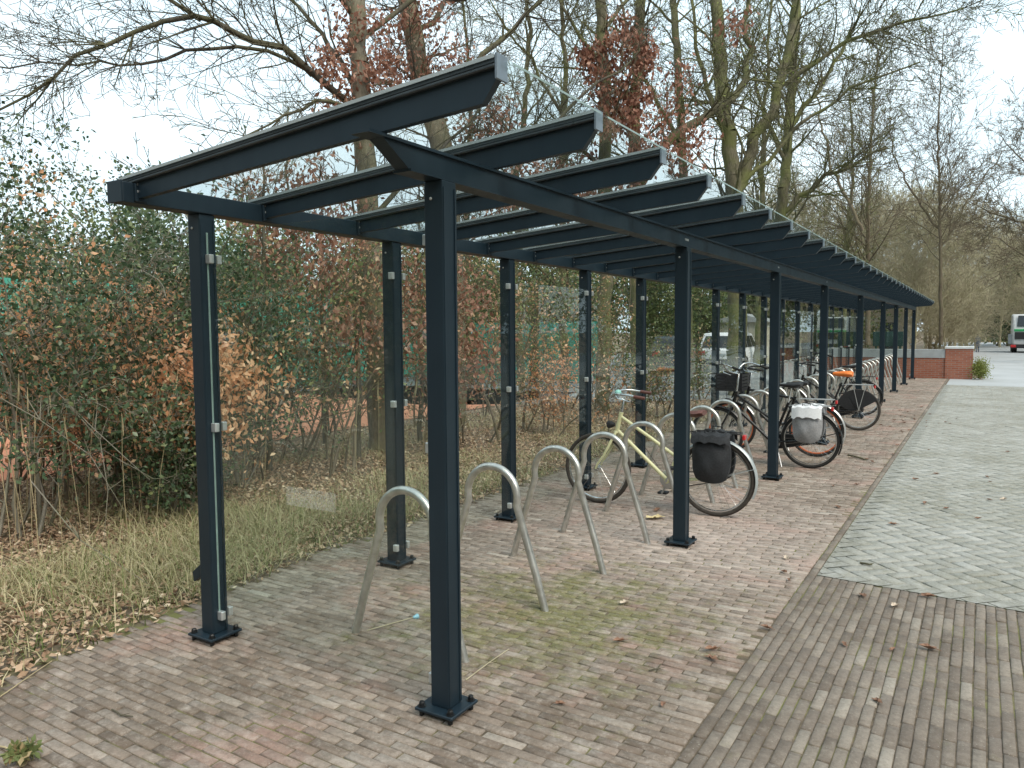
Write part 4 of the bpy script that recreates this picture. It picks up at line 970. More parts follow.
# ------------------------------------------------------------------ big bare trees
rd = random.Random(21); rgn = np.random.default_rng(77)
def finish_tree(name, label, segs, tips, barkm, base, leafspec=None, cat='tree', group='bare trees behind the shelter', nthick=0.055, bark2=None):
    t = thing(name, label, cat, tuple(base), 0, group); S = np.array(segs); S[:, 0:3] -= np.array(base); S[:, 3:6] -= np.array(base)
    thick = np.maximum(S[:, 6], S[:, 7]) > nthick
    if thick.any(): seg_mesh('trunk', S[thick], barkm, t)
    if (~thick).any(): seg_mesh('crown', S[~thick], bark2 or barkm, t)
    for (nm, P, size, m, kw) in (leafspec or []):
        if len(P): leaf_obj(nm, np.asarray(P)-np.array(base), size, rgn, m, t, **kw)
    return t
def clump(centers, n, sig, sz=(1, 1, 1)):
    C = np.asarray(centers, float); idx = rgn.integers(0, len(C), n); return C[idx]+rgn.normal(0, 1, (n, 3))*sig*np.array(sz)
def twig_leaves(tips, n, sig=.1, sel=None):
    T = np.asarray(tips, float)
    if sel is not None: T = T[sel(T)]
    if len(T) == 0: return np.zeros((0, 3))
    keep = rgn.permutation(len(T))[:max(1, int(len(T)*.6))]
    return clump(T[keep], n, sig, (1, 1, 1))
T_CFG = dict(CFG, kids=[14, 9, 7], max=3, rmin=.0045)
# oak standing nearest, long limbs over the sky
segs, tips = [], []
tr1 = poly_limb(segs, [at(381, 452, 11), at(377, 330, 11), at(367, 200, 11.1), at(361, 90, 11.2), at(356, 0, 11.4), at(352, -130, 11.8), at(356, -330, 12.4)], .19, .07, rd, .015)
limbs = [([at(362, 112, 11.2), at(330, 88, 10.9), at(283, 53, 10.5), at(230, 27, 10.1), at(197, 20, 9.8), at(135, 31, 9.4), at(82, 60, 9.1), at(30, 90, 8.8), at(-40, 130, 8.6)], .055, .012, 46),
         ([at(312, 76, 10.75), at(290, 59, 10.55), at(238, 48, 10.2), at(184, 55, 9.9), at(143, 64, 9.6), at(98, 62, 9.3), at(40, 66, 9.0), at(-30, 62, 8.8)], .03, .010, 34),
         ([at(361, 100, 11.2), at(340, 60, 11.6), at(310, 20, 12), at(270, -20, 12.3), at(200, -70, 12.6)], .045, .012, 26),
         ([at(364, 118, 11.2), at(330, 102, 10.6), at(303, 107, 10.2), at(270, 128, 9.9), at(225, 152, 9.6)], .035, .010, 16),
         ([at(357, 20, 11.4), at(330, -20, 11), at(280, -60, 10.4), at(180, -90, 9.6), at(60, -100, 9)], .06, .015, 26),
         ([at(200, 20, 9.8), at(160, -8, 9.6), at(110, -30, 9.4), at(20, -20, 9.2)], .03, .01, 14),
         ([at(369, 220, 11.1), at(400, 190, 11.4), at(430, 160, 11.8), at(470, 120, 12.2), at(500, 60, 12.6)], .045, .012, 14),
         ([at(358, 40, 11.4), at(400, 10, 11.8), at(460, -30, 12), at(540, -60, 12.4)], .05, .015, 14)]
for pts, r0, r1, cnt in limbs:
    nd = poly_limb(segs, pts, r0, r1, rd, .03)
    sprout(segs, tips, nd, cnt, rd, dict(T_CFG, kids=[10, 6, 4], up=.015, rmin=.0035), 1.25, .12, .45, (0, 0, .2), 1, (.5, 1.1))
sprout(segs, tips, tr1, 26, rd, T_CFG, 1.6, .3, .35, None, 1)
rustpts = twig_leaves(tips, 1, .1)
oakP = np.concatenate([clump([at(x, y, D) for x, y, D in ((340, 75, 10.8), (335, 60, 11), (342, 100, 11), (350, 40, 11.2), (370, 70, 11), (383, 55, 11), (325, 62, 10.7), (345, 15, 11.2), (372, 20, 11), (330, 118, 10.8), (395, 95, 11.1), (355, 130, 10.9))], 1500, .13),
                       clump([at(x, y, D) for x, y, D in ((265, 230, 10), (290, 222, 10.2), (310, 232, 10), (350, 228, 9.8), (250, 195, 10.5), (330, 190, 10.5), (300, 185, 10.8), (275, 262, 9.6), (330, 270, 9.6), (405, 280, 9.8), (470, 300, 10.5), (410, 330, 9.5), (480, 350, 10.5), (350, 330, 9.2))], 3600, .22)])
finish_tree('oak_tree', 'bare oak behind the first glass panel, its long thin limbs reaching out over open sky', segs, tips, M['bark_oak'], at(381, 452, 11), [('dry_leaves', oakP, .085, M['oakdry'], dict(droop=1.0, ratio=.5))], nthick=.1, bark2=M['bark_grey'])
# second oak, thicker, leaning
segs, tips = [], []
tr2 = poly_limb(segs, [at(452, 445, 13), at(452, 300, 13), at(444, 170, 13), at(432, 110, 13.1), at(418, 60, 13.2), at(409, 0, 13.4), at(398, -130, 13.8), at(390, -320, 14.5)], .25, .10, rd, .015)
for pts, r0, r1, cnt in [([at(436, 120, 13.1), at(470, 70, 13.4), at(500, 40, 13.8), at(540, 0, 14), at(590, -50, 14.4)], .07, .02, 20),
                         ([at(448, 190, 13), at(500, 150, 13.4), at(550, 125, 13.8), at(600, 85, 14.1), at(640, 50, 14.5)], .06, .015, 20),
                         ([at(412, 10, 13.4), at(380, -30, 13), at(330, -60, 12.6)], .06, .015, 12),
                         ([at(415, 30, 13.3), at(450, 5, 13.6), at(500, -10, 14), at(560, -10, 14.5)], .05, .015, 16)]:
    nd = poly_limb(segs, pts, r0, r1, rd, .04); sprout(segs, tips, nd, cnt, rd, dict(T_CFG, kids=[10, 7, 5]), 1.6, .12, .45, (0, 0, .2))
sprout(segs, tips, tr2, 40, rd, T_CFG, 1.9, .25, .3)
oakP = clump([at(x, y, 13+rd.uniform(-.7, .7)) for x, y in ((395, 60), (402, 90), (415, 25), (428, 70), (445, 100), (480, 130), (400, 20), (430, 10), (455, 60), (500, 110), (520, 150), (470, 175), (540, 180), (580, 190), (500, 205), (440, 205), (385, 75))], 3800, .2)
finish_tree('oak_tree', 'thick leaning oak trunk rising behind the second and third rafters, rusty leaves clinging to it', segs, tips, M['bark_oak'], at(452, 445, 13), [('dry_leaves', oakP, .085, M['oakdry'], dict(droop=1.0, ratio=.5))], nthick=.09, bark2=M['bark_grey'])
# oaks with hanging clump
segs, tips = [], []
tr3 = poly_limb(segs, [at(602, 425, 16), at(606, 250, 16), at(604, 110, 16), at(601, 0, 16.2), at(596, -150, 16.8), at(600, -300, 17.2)], .16, .08, rd, .02)
for pts, r0, r1, cnt in [([at(605, 180, 16), at(560, 110, 15.6), at(530, 60, 15.4), at(490, 0, 15.2)], .05, .015, 18), ([at(603, 70, 16), at(570, 20, 16), at(540, -40, 16)], .05, .015, 14), ([at(603, 30, 16), at(640, -20, 16.4), at(680, -60, 16.8)], .05, .015, 10)]:
    nd = poly_limb(segs, pts, r0, r1, rd, .04); sprout(segs, tips, nd, cnt, rd, dict(T_CFG, kids=[10, 7, 5]), 1.6, .12, .45, (0, 0, .2))
sprout(segs, tips, tr3, 34, rd, T_CFG, 1.9, .3, .35)
cc_ = [(588, 60), (600, 48), (615, 40), (628, 34), (640, 40), (648, 52), (596, 75), (612, 66), (626, 60), (640, 66), (603, 90), (617, 88), (630, 84), (606, 108), (620, 106), (632, 100), (612, 126), (625, 122), (634, 118), (646, 60), (583, 55), (622, 22), (645, 95), (640, 150), (636, 175), (640, 205)]
oakP = np.concatenate([clump([at(x, y, 15+rd.uniform(-.3, .3)) for x, y in cc_], 3300, .12), clump([at(x, y, 16) for x, y in ((560, 175), (585, 160), (570, 200), (600, 190), (670, 110), (680, 75), (675, 150), (695, 130), (735, 25), (540, 150), (690, 165), (655, 130))], 1500, .2)])
finish_tree('oak_tree', 'slim oak with a dense hanging clump of rust red dead leaves above the roof edge', segs, tips, M['bark_moss'], at(602, 425, 16), [('dry_leaves', oakP, .105, M['oakdry'], dict(droop=1.2, ratio=.55, bias=-.12))])
def tree_from(label, trunk, r0, r1, limbs, count, L, barkm, cfg=T_CFG, name='bare_tree', f0=.25, buds=0, seed=None, lcount=None, wob=.02):
    segs, tips = [], []
    tr = poly_limb(segs, [at(*p) for p in trunk], r0, r1, rd, wob)
    for pts, a, b_, cnt in limbs:
        nd = poly_limb(segs, [at(*p) for p in pts], a, b_, rd, .05); sprout(segs, tips, nd, cnt, rd, cfg, L*.8, .12, .45, (0, 0, .3))
    sprout(segs, tips, tr, count, rd, cfg, L, f0, .4, (0, 0, .5), 1, (.45, 1.0))
    lf = []
    if buds: lf = [('leaves', twig_leaves(tips, buds, .1), .06, M['budleaf'], dict(ratio=.5))]  # small leaf shapes standing for the spring buds on the twigs
    return finish_tree(name, label, segs, tips, barkm, at(*trunk[0]), lf)
tree_from('slim mossy trunk beside the rusty leaf clump', [(640, 420, 17.5), (636, 250, 17.5), (636, 100, 17.5), (641, 0, 17.8), (646, -150, 18.2)], .17, .09, [([(637, 190, 17.5), (664, 145, 17.4), (700, 118, 17.4), (738, 92, 17.5), (752, 60, 17.8), (745, 20, 18), (760, -40, 18.4)], .12, .04, 34)], 26, 2.0, M['bark_moss'], buds=500)
tree_from('straight thin trunk standing behind the fourth and fifth rafter tips', [(690, 400, 22), (686, 250, 22), (681, 120, 22), (674, 0, 22.4), (668, -150, 23)], .15, .08, [([(683, 150, 22), (650, 90, 22), (625, 20, 22.4), (600, -60, 23)], .07, .02, 16)], 34, 2.4, M['bark_moss'], buds=400)
T5c = dict(T_CFG, kids=[9, 7, 5], rmin=.006)
tree_from('large forked tree with mossy stems fanning out behind the rafter tips', [(738, 400, 20), (736, 260, 20), (734, 190, 20), (722, 90, 20.2), (716, 0, 20.5), (712, -160, 21)], .26, .11,
          [([(735, 200, 20), (752, 150, 20.2), (780, 90, 20.5), (794, 20, 20.8), (806, -80, 21.2)], .17, .07, 40), ([(738, 190, 20), (790, 135, 20), (850, 90, 19.6), (920, 62, 19.2)], .07, .02, 30), ([(728, 140, 20), (700, 60, 20.4), (690, -20, 20.8)], .08, .03, 20), ([(785, 85, 20.5), (830, 52, 20.2), (880, 30, 19.8), (930, 18, 19.4), (982, 0, 19)], .07, .014, 44)], 36, 2.6, M['bark_moss'], T5c, buds=900)
tree_from('mossy upright trunk with one long limb pointing to the road', [(776, 400, 24), (780, 280, 24), (783, 200, 24), (790, 110, 24.2), (797, 0, 24.6), (800, -160, 25)], .2, .09,
          [([(781, 215, 24), (812, 188, 23.8), (850, 166, 23.4), (888, 148, 23)], .09, .03, 26), ([(788, 130, 24.2), (830, 70, 24.4), (860, 10, 24.8)], .09, .03, 26), ([(785, 160, 24), (760, 100, 24), (752, 30, 24)], .07, .025, 18)], 40, 2.7, M['bark_moss'], T5c, buds=900)
tree_from('bare tree with pale trunk just beyond the end of the glass roof', [(868, 345, 40), (868, 220, 40), (872, 130, 40), (878, 50, 40.5)], .14, .04, [([(862, 230, 36), (830, 160, 36), (815, 90, 36)], .09, .03, 20)], 56, 4.2, M['bark_brown'], dict(T_CFG, rmin=.009, step=[.7, .5, .4, .3], kids=[12, 8, 6]), buds=500)
tree_from('tall narrow bare tree on the skyline, its crown rising above the brown thicket', [(941, 345, 42), (940, 220, 42), (938, 130, 42), (942, 62, 42), (944, 30, 42)], .11, .02, [([(941, 250, 42), (975, 190, 42), (1005, 150, 42)], .05, .02, 16), ([(940, 230, 42), (905, 180, 42), (885, 120, 42)], .07, .02, 16)], 62, 4.0, M['bark_brown'], dict(T_CFG, rmin=.009, step=[.7, .5, .4, .3], kids=[12, 8, 6], up=.05))
tree_from('bare tree half out of view on the roadside, drooping limbs over the thicket', [(1095, 350, 36), (1092, 260, 36), (1088, 200, 36), (1085, 150, 36)], .22, .06, [([(1070, 240, 36), (1035, 225, 36), (1000, 215, 36), (965, 200, 36)], .07, .015, 24), ([(1088, 210, 36), (1040, 180, 36), (1000, 135, 36)], .07, .015, 20), ([(1072, 280, 36), (1035, 262, 36), (990, 235, 36)], .06, .015, 22), ([(1086, 190, 36), (1060, 150, 36), (1030, 120, 36)], .05, .015, 10)], 20, 3.2, M['bark_brown'], dict(T_CFG, rmin=.009, step=[.7, .5, .4, .3], kids=[12, 8, 6]))
# filler thin trunks between, each its own tree, made from one young bare tree
def young(name, label, H, r, cnt, L, barkm, cfg, buds=0, group=None, loc=(0, 0, 0), bend=.04):
    segs, tips = [], []
    tr = poly_limb(segs, [(0, 0, 0), (rd.uniform(-.1, .1), rd.uniform(-.1, .1), H*.35), (rd.uniform(-.3, .3), rd.uniform(-.3, .3), H*.7), (rd.uniform(-.4, .4), rd.uniform(-.4, .4), H)], r, r*.25, rd, bend)
    sprout(segs, tips, tr, cnt, rd, cfg, L, .12, .4, (0, 0, .6), 1, (.4, 1.0))
    t = finish_tree(name, label, segs, tips, barkm, (0, 0, 0), [('leaves', twig_leaves(tips, buds, .12), .07, M['budleaf'], dict(ratio=.5))] if buds else [], group=group, nthick=.04)  # the leaf pieces here are the tree's spring buds
    t.location = loc; return t
Y_CFG = dict(T_CFG, kids=[9, 7, 5], rmin=.006, step=[.6, .4, .3, .25])
yt = young('young_tree', 'slender bare tree showing between the oak trunks behind the second rafter', 13, .13, 50, 3.0, M['bark_moss'], Y_CFG, 500, 'slender bare trees behind the shelter')
def dplace(src, label, p, rz, sc):
    c = copy_tree(src); c.location = (p[0], p[1], -.02); c.rotation_euler = (0, 0, rz); c.scale = (sc,)*3; c['label'] = label; return c
yt.location = (*at(520, 400, 21).xy, -.02)
for lab, px, D, rz, sc in (('slender bare tree just before the clump of rusty leaves', 565, 23, 1.1, 1.1), 
                           ('slender bare tree between the forked tree and the upright mossy trunk', 757, 31, 4.4, 1.2), 
                           ('slender bare tree over the far rafters', 845, 40, .4, 1.1), ('slender bare tree behind the clay court', 300, 30, 2.9, .8),
                           ('slender bare tree at the corner of the clay court', 470, 25, .9, 1.0)):
    dplace(yt, lab, at(px, 400, D), rz, sc)
# brown thicket at the far end
tk = young('thicket_tree', 'brown twiggy tree behind the shelter end, low in the thicket', 8.0, .10, 64, 3.0, M['bark_haze'], dict(T_CFG, kids=[12, 9, 7], rmin=.0085, step=[.6, .45, .4, .35], up=.05), 0, 'twiggy trees of the brown thicket')
tk.location = (*at(800, 340, 42).xy, 0)
spots = [(840, 44, 1.0), (875, 48, 1.05), (905, 52, 1.1), (930, 50, 1.15), (955, 56, 1.15), (978, 62, 1.15), (1000, 70, 1.2), (1020, 66, 1.2), (890, 62, 1.4), (925, 68, 1.4), (960, 74, 1.4), (995, 82, 1.4), (1030, 80, 1.4), (855, 60, 1.35), (815, 56, 1.4), (780, 50, 1.2), (985, 95, 1.2), (945, 45, .6), (962, 52, .6), (975, 58, .6), (915, 44, .7), (870, 55, 1.1), (900, 58, 1.2), (940, 60, 1.2), (965, 66, 1.3), (1010, 74, 1.3), (1035, 60, 1.1), (968, 48, .4)]
for i, (px, D, sc) in enumerate(spots):
    dplace(tk, 'brown twiggy tree, %s along the thicket beyond the glass roof' % ordinal[i+1], at(px, 340, D), rd.uniform(0, 6.28), sc*rd.uniform(.9, 1.1))
low = [(936, 50), (950, 58), (962, 70), (972, 84), (980, 96), (988, 108), (998, 116), (1008, 122)]
for i, (px, D) in enumerate(low):
    c = dplace(tk, 'low twiggy bush, %s of the tangle at the foot of the brown thicket' % ordinal[i], at(px, 340, D), rd.uniform(0, 6.28), 1.0); c.scale = (1.25, 1.25, .42); c['group'] = 'low bushes under the thicket'; c['category'] = 'bush'; c.name = 'twiggy_bush'
# ------------------------------------------------------------------ leafy shrubs
def shrub(name, label, loc, H, Rr, nst, barkm, leafm, nleaf, lsize, group, sig=.12, zmin=.3, droop=.2, ratio=.5, cat='shrub', r=.02, kids=[9, 6, 4], extra=None, bias=0, spread=.35, maxl=3, flat=0.0):
    segs, tips = [], []
    for k in range(nst):
        a = rd.uniform(0, 6.28); q = rd.uniform(0, .35)*Rr; p = (q*math.cos(a), q*math.sin(a), -.03)
        tilt = rd.uniform(0, spread)+.05; b_ = rd.uniform(0, 6.28)
        d = unit((math.cos(b_)*tilt, math.sin(b_)*tilt, 1))
        grow(segs, tips, p, d, H*rd.uniform(.6, 1.0), r*rd.uniform(.7, 1.2), 0, rd, dict(step=[.3, .2, .15, .12], wob=.13, up=.02, max=maxl, kids=kids, rmin=.003, bare=[.15, .1, .1], spread=(.5, 1.15), len=.45))
    T = np.array(tips); T = T[T[:, 2] > zmin]
    rr = np.hypot(T[:, 0], T[:, 1]); T = T[rr < Rr*1.5]
    if len(T) < 3: T = np.array([[0, 0, H*.6]])
    t = thing(name, label, cat, tuple(loc), rd.uniform(0, 6.28), group)
    seg_mesh('branches', segs, barkm, t)
    sel = T[rgn.permutation(len(T))[:max(3, int(len(T)*.75))]]
    P = sel[rgn.integers(0, len(sel), nleaf)]+rgn.normal(0, sig, (nleaf, 3)); P[:, 2] = np.maximum(P[:, 2], .05)
    leaf_obj('foliage', P, lsize, rgn, leafm, t, droop=droop, ratio=ratio, bias=bias, flat=flat)
    for (m2, n2, s2, nm) in (extra or []):
        P = sel[rgn.integers(0, len(sel), n2)]+rgn.normal(0, sig, (n2, 3)); leaf_obj(nm, P, s2, rgn, m2, t, droop=.6, ratio=.5)
    return t
def gpos(px, py): # ground point under a bearing
    v = at(px, py, 1.0)-Vector((0, 0, CAMZ)); k = CAMZ/(-v.z); return Vector((v.x*k, v.y*k, 0))
G1 = 'evergreen bushes at the paving edge'
holly = [((-6.9, 3.15), 3.1, 1.0, 7, 6500, 'tall glossy holly bush at the edge of view beside the long grass'), ((-7.7, 4.7), 3.9, 1.1, 8, 9000, 'tallest glossy holly, its top leaves against the sky beside the roof corner'), ((-7.1, 5.6), 2.4, .8, 6, 3800, 'dark holly bush directly behind the corner post'),
         ((-8.6, 2.9), 3.9, 1.2, 7, 8500, 'holly bush standing behind the one at the edge of view'), ((-9.4, 6.6), 3.8, 1.1, 6, 5000, 'holly bush farther in, seen through the end glass'), ((-6.3, 4.35), 1.2, .7, 7, 3600, 'low dark holly clump in front of the dry grass stalks')]
for (x, y), H, Rr, ns, nl, lab in holly:
    shrub('holly_bush', lab, (x, y, 0), H, Rr, ns, M['bark_pale'], M['holly'], int(nl*1.35), .046, G1, sig=.09, zmin=.25, droop=.1, ratio=.6, kids=[10, 6, 4], spread=.45)
G2 = 'beech saplings holding dry orange leaves'
for (px, D, H, nl, lab) in ((172, 7.0, 1.9, 2600, 'beech sapling reaching forward between the hollies with coppery dead leaves'), (30, 7.6, 2.1, 700, 'beech sapling with coppery leaves poking through the holly at the edge of view'), (105, 7.3, 2.6, 1300, 'slight beech sapling with a few orange sprays inside the tallest holly'), (150, 9.3, 2.7, 3800, 'beech sapling with bright orange dead leaves beside the corner post'), (70, 9.8, 2.8, 3000, 'beech sapling glowing orange behind the tallest holly'), (195, 10.3, 2.9, 4300, 'beech sapling with orange leaves directly behind the corner post'),
                             (20, 8.8, 2.5, 1800, 'beech sapling with orange leaves at the edge of view'), (265, 9.6, 3.0, 1600, 'thin beech sapling with pale orange leaves seen through the end glass'), (120, 8.0, 1.4, 1700, 'low beech seedling with orange leaves among the stalks')):
    shrub('beech_sapling', lab, (*at(px, 400, D).xy, 0), H, 1.3, 4, M['bark_brown'], M['beech'], int(nl*1.15), .062, G2, bias=.12, sig=.12, zmin=.6, droop=.9, kids=[9, 5, 4], spread=.4)
G3 = 'mixed shrubs behind the glass wall'
mids = [(240, 9.0, 3.2, 1700, 'mixleaf'), (300, 10.2, 3.4, 1500, 'mixleaf'), (345, 9.2, 3.0, 1300, 'mixleaf'), (330, 12.5, 3.6, 900, 'greenleaf'), (420, 10.5, 3.2, 1900, 'oakdry'), (475, 11.5, 3.4, 2400, 'mixleaf'), (520, 13.0, 3.3, 2300, 'mixleaf'), (555, 17, 3.6, 1800, 'greenleaf'),
        (545, 12.4, 1.5, 1600, 'beech'), (605, 14, 3.2, 1700, 'mixleaf'), (640, 16, 1.5, 1800, 'greenleaf'), (665, 15, 1.5, 1700, 'mixleaf'), (490, 15.5, 3.8, 2400, 'greenleaf'), (390, 13.5, 3.6, 1500, 'mixleaf'), (265, 13, 3.4, 1500, 'greenleaf'), (700, 19, 1.2, 1500, 'greenleaf')]
desc3 = {'mixleaf': 'shrub with mottled green and tan leaves', 'oakdry': 'scrub oak holding dark rusty leaves', 'greenleaf': 'loose green shrub', 'beech': 'low orange leaved beech shrub'}
wh = ['behind the glass next to the corner post', 'in front of the clay court', 'by the trunk of the first bare oak', 'beyond the clay court corner', 'between the second and third back posts', 'behind the third back post', 'between the third and fourth back posts', 'before the parked white van', 'under the mottled shrub near the cream bicycle', 'behind the handlebar of the cream bicycle', 'behind the fifth back post', 'behind the rear of the cream bicycle', 'deep behind the third back post', 'beyond the oak trunk and the rusty scrub', 'at the near edge of the court netting', 'beside the parked white hatchback']
for (px, D, H, nl, lm), w_ in zip(mids, wh):
    shrub('mixed_shrub', desc3[lm]+' '+w_, (*at(px, 400, D).xy, 0), H, 1.4, 5, M['bark_brown'], M[lm], int(nl*1.0), .056, G3, sig=.13, zmin=min(.75, H*.2), droop=.5, kids=[9, 5, 4], spread=.5)
# tree-ivy and evergreens beyond the car park
G4 = 'green bushes beyond the car park'
hb0 = shrub('hedge_bush', 'broad green bush beyond the car park, behind the white van', (*at(600, 400, 36).xy, 0), 5.4, 2.4, 10, M['bark_brown'], M['greenleaf'], 12000, .16, G4, sig=.3, zmin=.2, r=.05, kids=[8, 5, 3])
for lab, px, D, sc in (('behind the dark estate car', 650, 37, 1.0), ('behind the white hatchback', 700, 40, 1.05), ('beside the cream shed', 770, 44, 1.0), ('past the cream shed', 800, 43, 1.05), ('at the corner of the beige building', 825, 46, 1.0), ('behind the mixed shrubs', 545, 33, 1.0), ('beyond the clay court fence', 430, 32, 1.0),
                      ('behind the court netting', 360, 33, 1.05), ('past the court netting by the beech saplings', 250, 32, 1.1), ('above the parked pale van', 490, 30, 1.0), ('behind the shed roof', 740, 46, 1.2), ('far beyond the holly bushes', 120, 26, 1.0), ('far beyond the holly at the edge of view', 20, 26, 1.0)):
    dplace(hb0, 'broad green bush '+lab, at(px, 400, D), rd.uniform(0, 6.28), sc*rd.uniform(.9, 1.1))
eg_ = shrub('evergreen_tree', 'dark evergreen tree over the end of the road', (*at(1012, 340, 74).xy, 0), 8.0, 4, 9, M['bark_brown'], M['holly'], 15000, .34, 'dark evergreens over the road end', sig=.5, zmin=1.2, r=.09, kids=[8, 5, 3], bias=.15)
dplace(eg_, 'dark evergreen tree behind the service truck', at(1040, 340, 80), 2.0, 1.05)
# hedge at the road end
hd_ = shrub('roadside_hedge', 'low bright green hedge closing the end of the road', (*at(1005, 340, 100).xy, 0), 1.6, 4, 10, M['bark_brown'], M['greenleaf'], 6000, .3, None, sig=.7, zmin=.1, kids=[6, 4, 3], bias=.3)
# weeds by the pier
wd = shrub('weed_clump', 'straggly yellow green weeds growing at the foot of the wall pier', (-.02, 30.0, 0), .6, .22, 12, M['straw'], M['budleaf'], 1800, .06, None, sig=.09, zmin=.02, cat='weeds', r=.006, kids=[4, 3, 2])
wd2 = shrub('weed_clump', 'fresh green weed tuft in the paving at the bottom corner of view', (*gpos(22, 764).xy, 0), .07, .08, 10, M['straw'], M['greenleaf'], 260, .035, None, sig=.018, zmin=.0, cat='weeds', r=.0025, kids=[3, 2, 2], bias=.25)
# trees and hedge across the paving, out of frame, mirrored in the glass
for i, (x, y, sc) in enumerate(((18, -2, .9), (18, 4, .9), (19, 10, 1.0), (18, 16, .9), (19, 22, 1.0), (19, 28, .9), (20, 34, 1.0), (21, 41, 1.1), (15, 49, 1.0), (17, 57, 1.1), (13, 66, 1.0), (16, 76, 1.1), (14, 88, 1.1), (18, 100, 1.1))):
    c = copy_tree(hb0); c.location = (x, y, 0); c.scale = (sc*2.0,)*3; c.rotation_euler = (0, 0, i*1.3); c['label'] = 'green bush along the far side of the pale paving, %s of its row' % ordinal[i]; c['group'] = 'bushes across the paving'
for i, (x, y) in enumerate(((-27, -10), (-21, -12), (-15, -13), (-9, -14), (-3, -15), (3, -15), (9, -14), (14, -10))):
    c = copy_tree(hb0); c.location = (x, y, 0); c.scale = (2.0,)*3; c.rotation_euler = (0, 0, i*1.7); c['label'] = 'green bush in the row facing the glazed end of the shelter, %s of its row' % ordinal[i]; c['group'] = 'bushes facing the shelter end'
for i, (x, y, sc) in enumerate(((19, 9, .9), (20, 17, 1.0), (19, 25, .9))):
    c = copy_tree(yt); c.location = (x, y, 0); c.scale = (sc,)*3; c.rotation_euler = (0, 0, i*2.3); c['label'] = 'slender bare tree along the far side of the pale paving, %s of its row' % ordinal[i]; c['group'] = 'trees across the paving'

# ------------------------------------------------------------------ litter, grass, stalks
def scatter_xy(n, x0, x1, y0, y1, seed, near=True, ok=None):
    rg = np.random.default_rng(seed); out = []
    while sum(len(o_) for o_ in out) < n:
        x = rg.uniform(x0, x1, n*2); y = rg.uniform(y0, y1, n*2)
        D = x*math.sin(YAW)+y*math.cos(YAW); le = np.array([left_edge(v) for v in np.clip(y, -2.9, 31)])
        k = (D > 1.2) & (x < le-.0+rg.normal(0, .05, len(x)))
        if near: k &= rg.uniform(0, 1, len(x)) < np.clip(7.0/np.maximum(D, 1), 0, 1)**1.6
        if ok is not None: k &= ok(x, y, rg)
        out.append(np.stack([x[k], y[k]], 1))
    return np.concatenate(out)[:n], rg
XY, rg = scatter_xy(90000, -14, -3.4, -.5, 28, 1, ok=lambda x, y, r: ~((x < -9.7) & (y > 1) & (y < 19)) & ~((y > 14+(x+11)*.83) & (x < -5) & (y > 17.5)))
P = np.concatenate([XY, rg.uniform(-.02, .03, (len(XY), 1))], 1)
lo = leaf_obj('leaf_litter', P, .042, rg, M['litter'], flat=.72, ratio=.6, curl=.35); tag(lo, kind='stuff')
def blades(name, XY, h, rg, m, wdt=.005, lean=.6, bias=0):
    n = len(XY); H = h*rg.uniform(.4, 1.2, n); a = rg.uniform(0, 2*PI, n); dx, dy = np.cos(a), np.sin(a); le = rg.uniform(.1, lean, n)*H; w = wdt*rg.uniform(.6, 1.4, n)
    b = np.stack([XY[:, 0], XY[:, 1], np.full(n, -.02)], 1); s_ = np.stack([-dy*w, dx*w, 0*w], 1)
    mid = b+np.stack([dx*le*.35, dy*le*.35, H*.6], 1); tip = b+np.stack([dx*le*1.3, dy*le*1.3, H], 1)
    V = np.stack([b-s_, b+s_, mid+s_*.8, mid-s_*.8, tip], 1).reshape(-1, 3); i = np.arange(n)*5
    r = np.clip(rg.beta(1.6, 1.2, n)+bias, 0, 1)
    me = np_mesh(name, V, [np.stack([i, i+1, i+2, i+3], 1), np.stack([i+3, i+2, i+4], 1)], np.concatenate([r, r])); me.materials.append(m); return new_obj(name, me)
def patchy(x, y, r):
    v = np.sin(x*2.3+1.0)+np.sin(y*1.7+x*.9)+np.sin(y*3.1-x*2.2)*.7
    return (v+r.normal(0, .7, len(x))) > .15
XY, rg = scatter_xy(26000, -9, -3.5, -.3, 16, 2, ok=patchy)
tag(blades('dry_grass', XY, .10, rg, M['grassdry'], .003, 2.8, .2), kind='stuff')
XY, rg = scatter_xy(3800, -7.5, -3.9, 1.5, 6.5, 3, ok=lambda x, y, r: (np.abs(x+5.2+r.normal(0, .5, len(x))) < 1.1) & (y > 1.6) & patchy(x, y, r))
tag(blades('grass', XY, .22, rg, M['grassdry'], .0028, 1.9, .04), kind='stuff')
XY, rg = scatter_xy(5200, -6.5, -3.2, -.3, 12, 4, ok=lambda x, y, r: r.uniform(0, 1, len(x)) < np.exp(-np.abs(x+4.2)*1.1)*(patchy(x*1.7, y*1.7, r)))
tag(blades('green_grass', XY, .10, rg, M['grassdry'], .003, 1.4, -.33), kind='stuff')
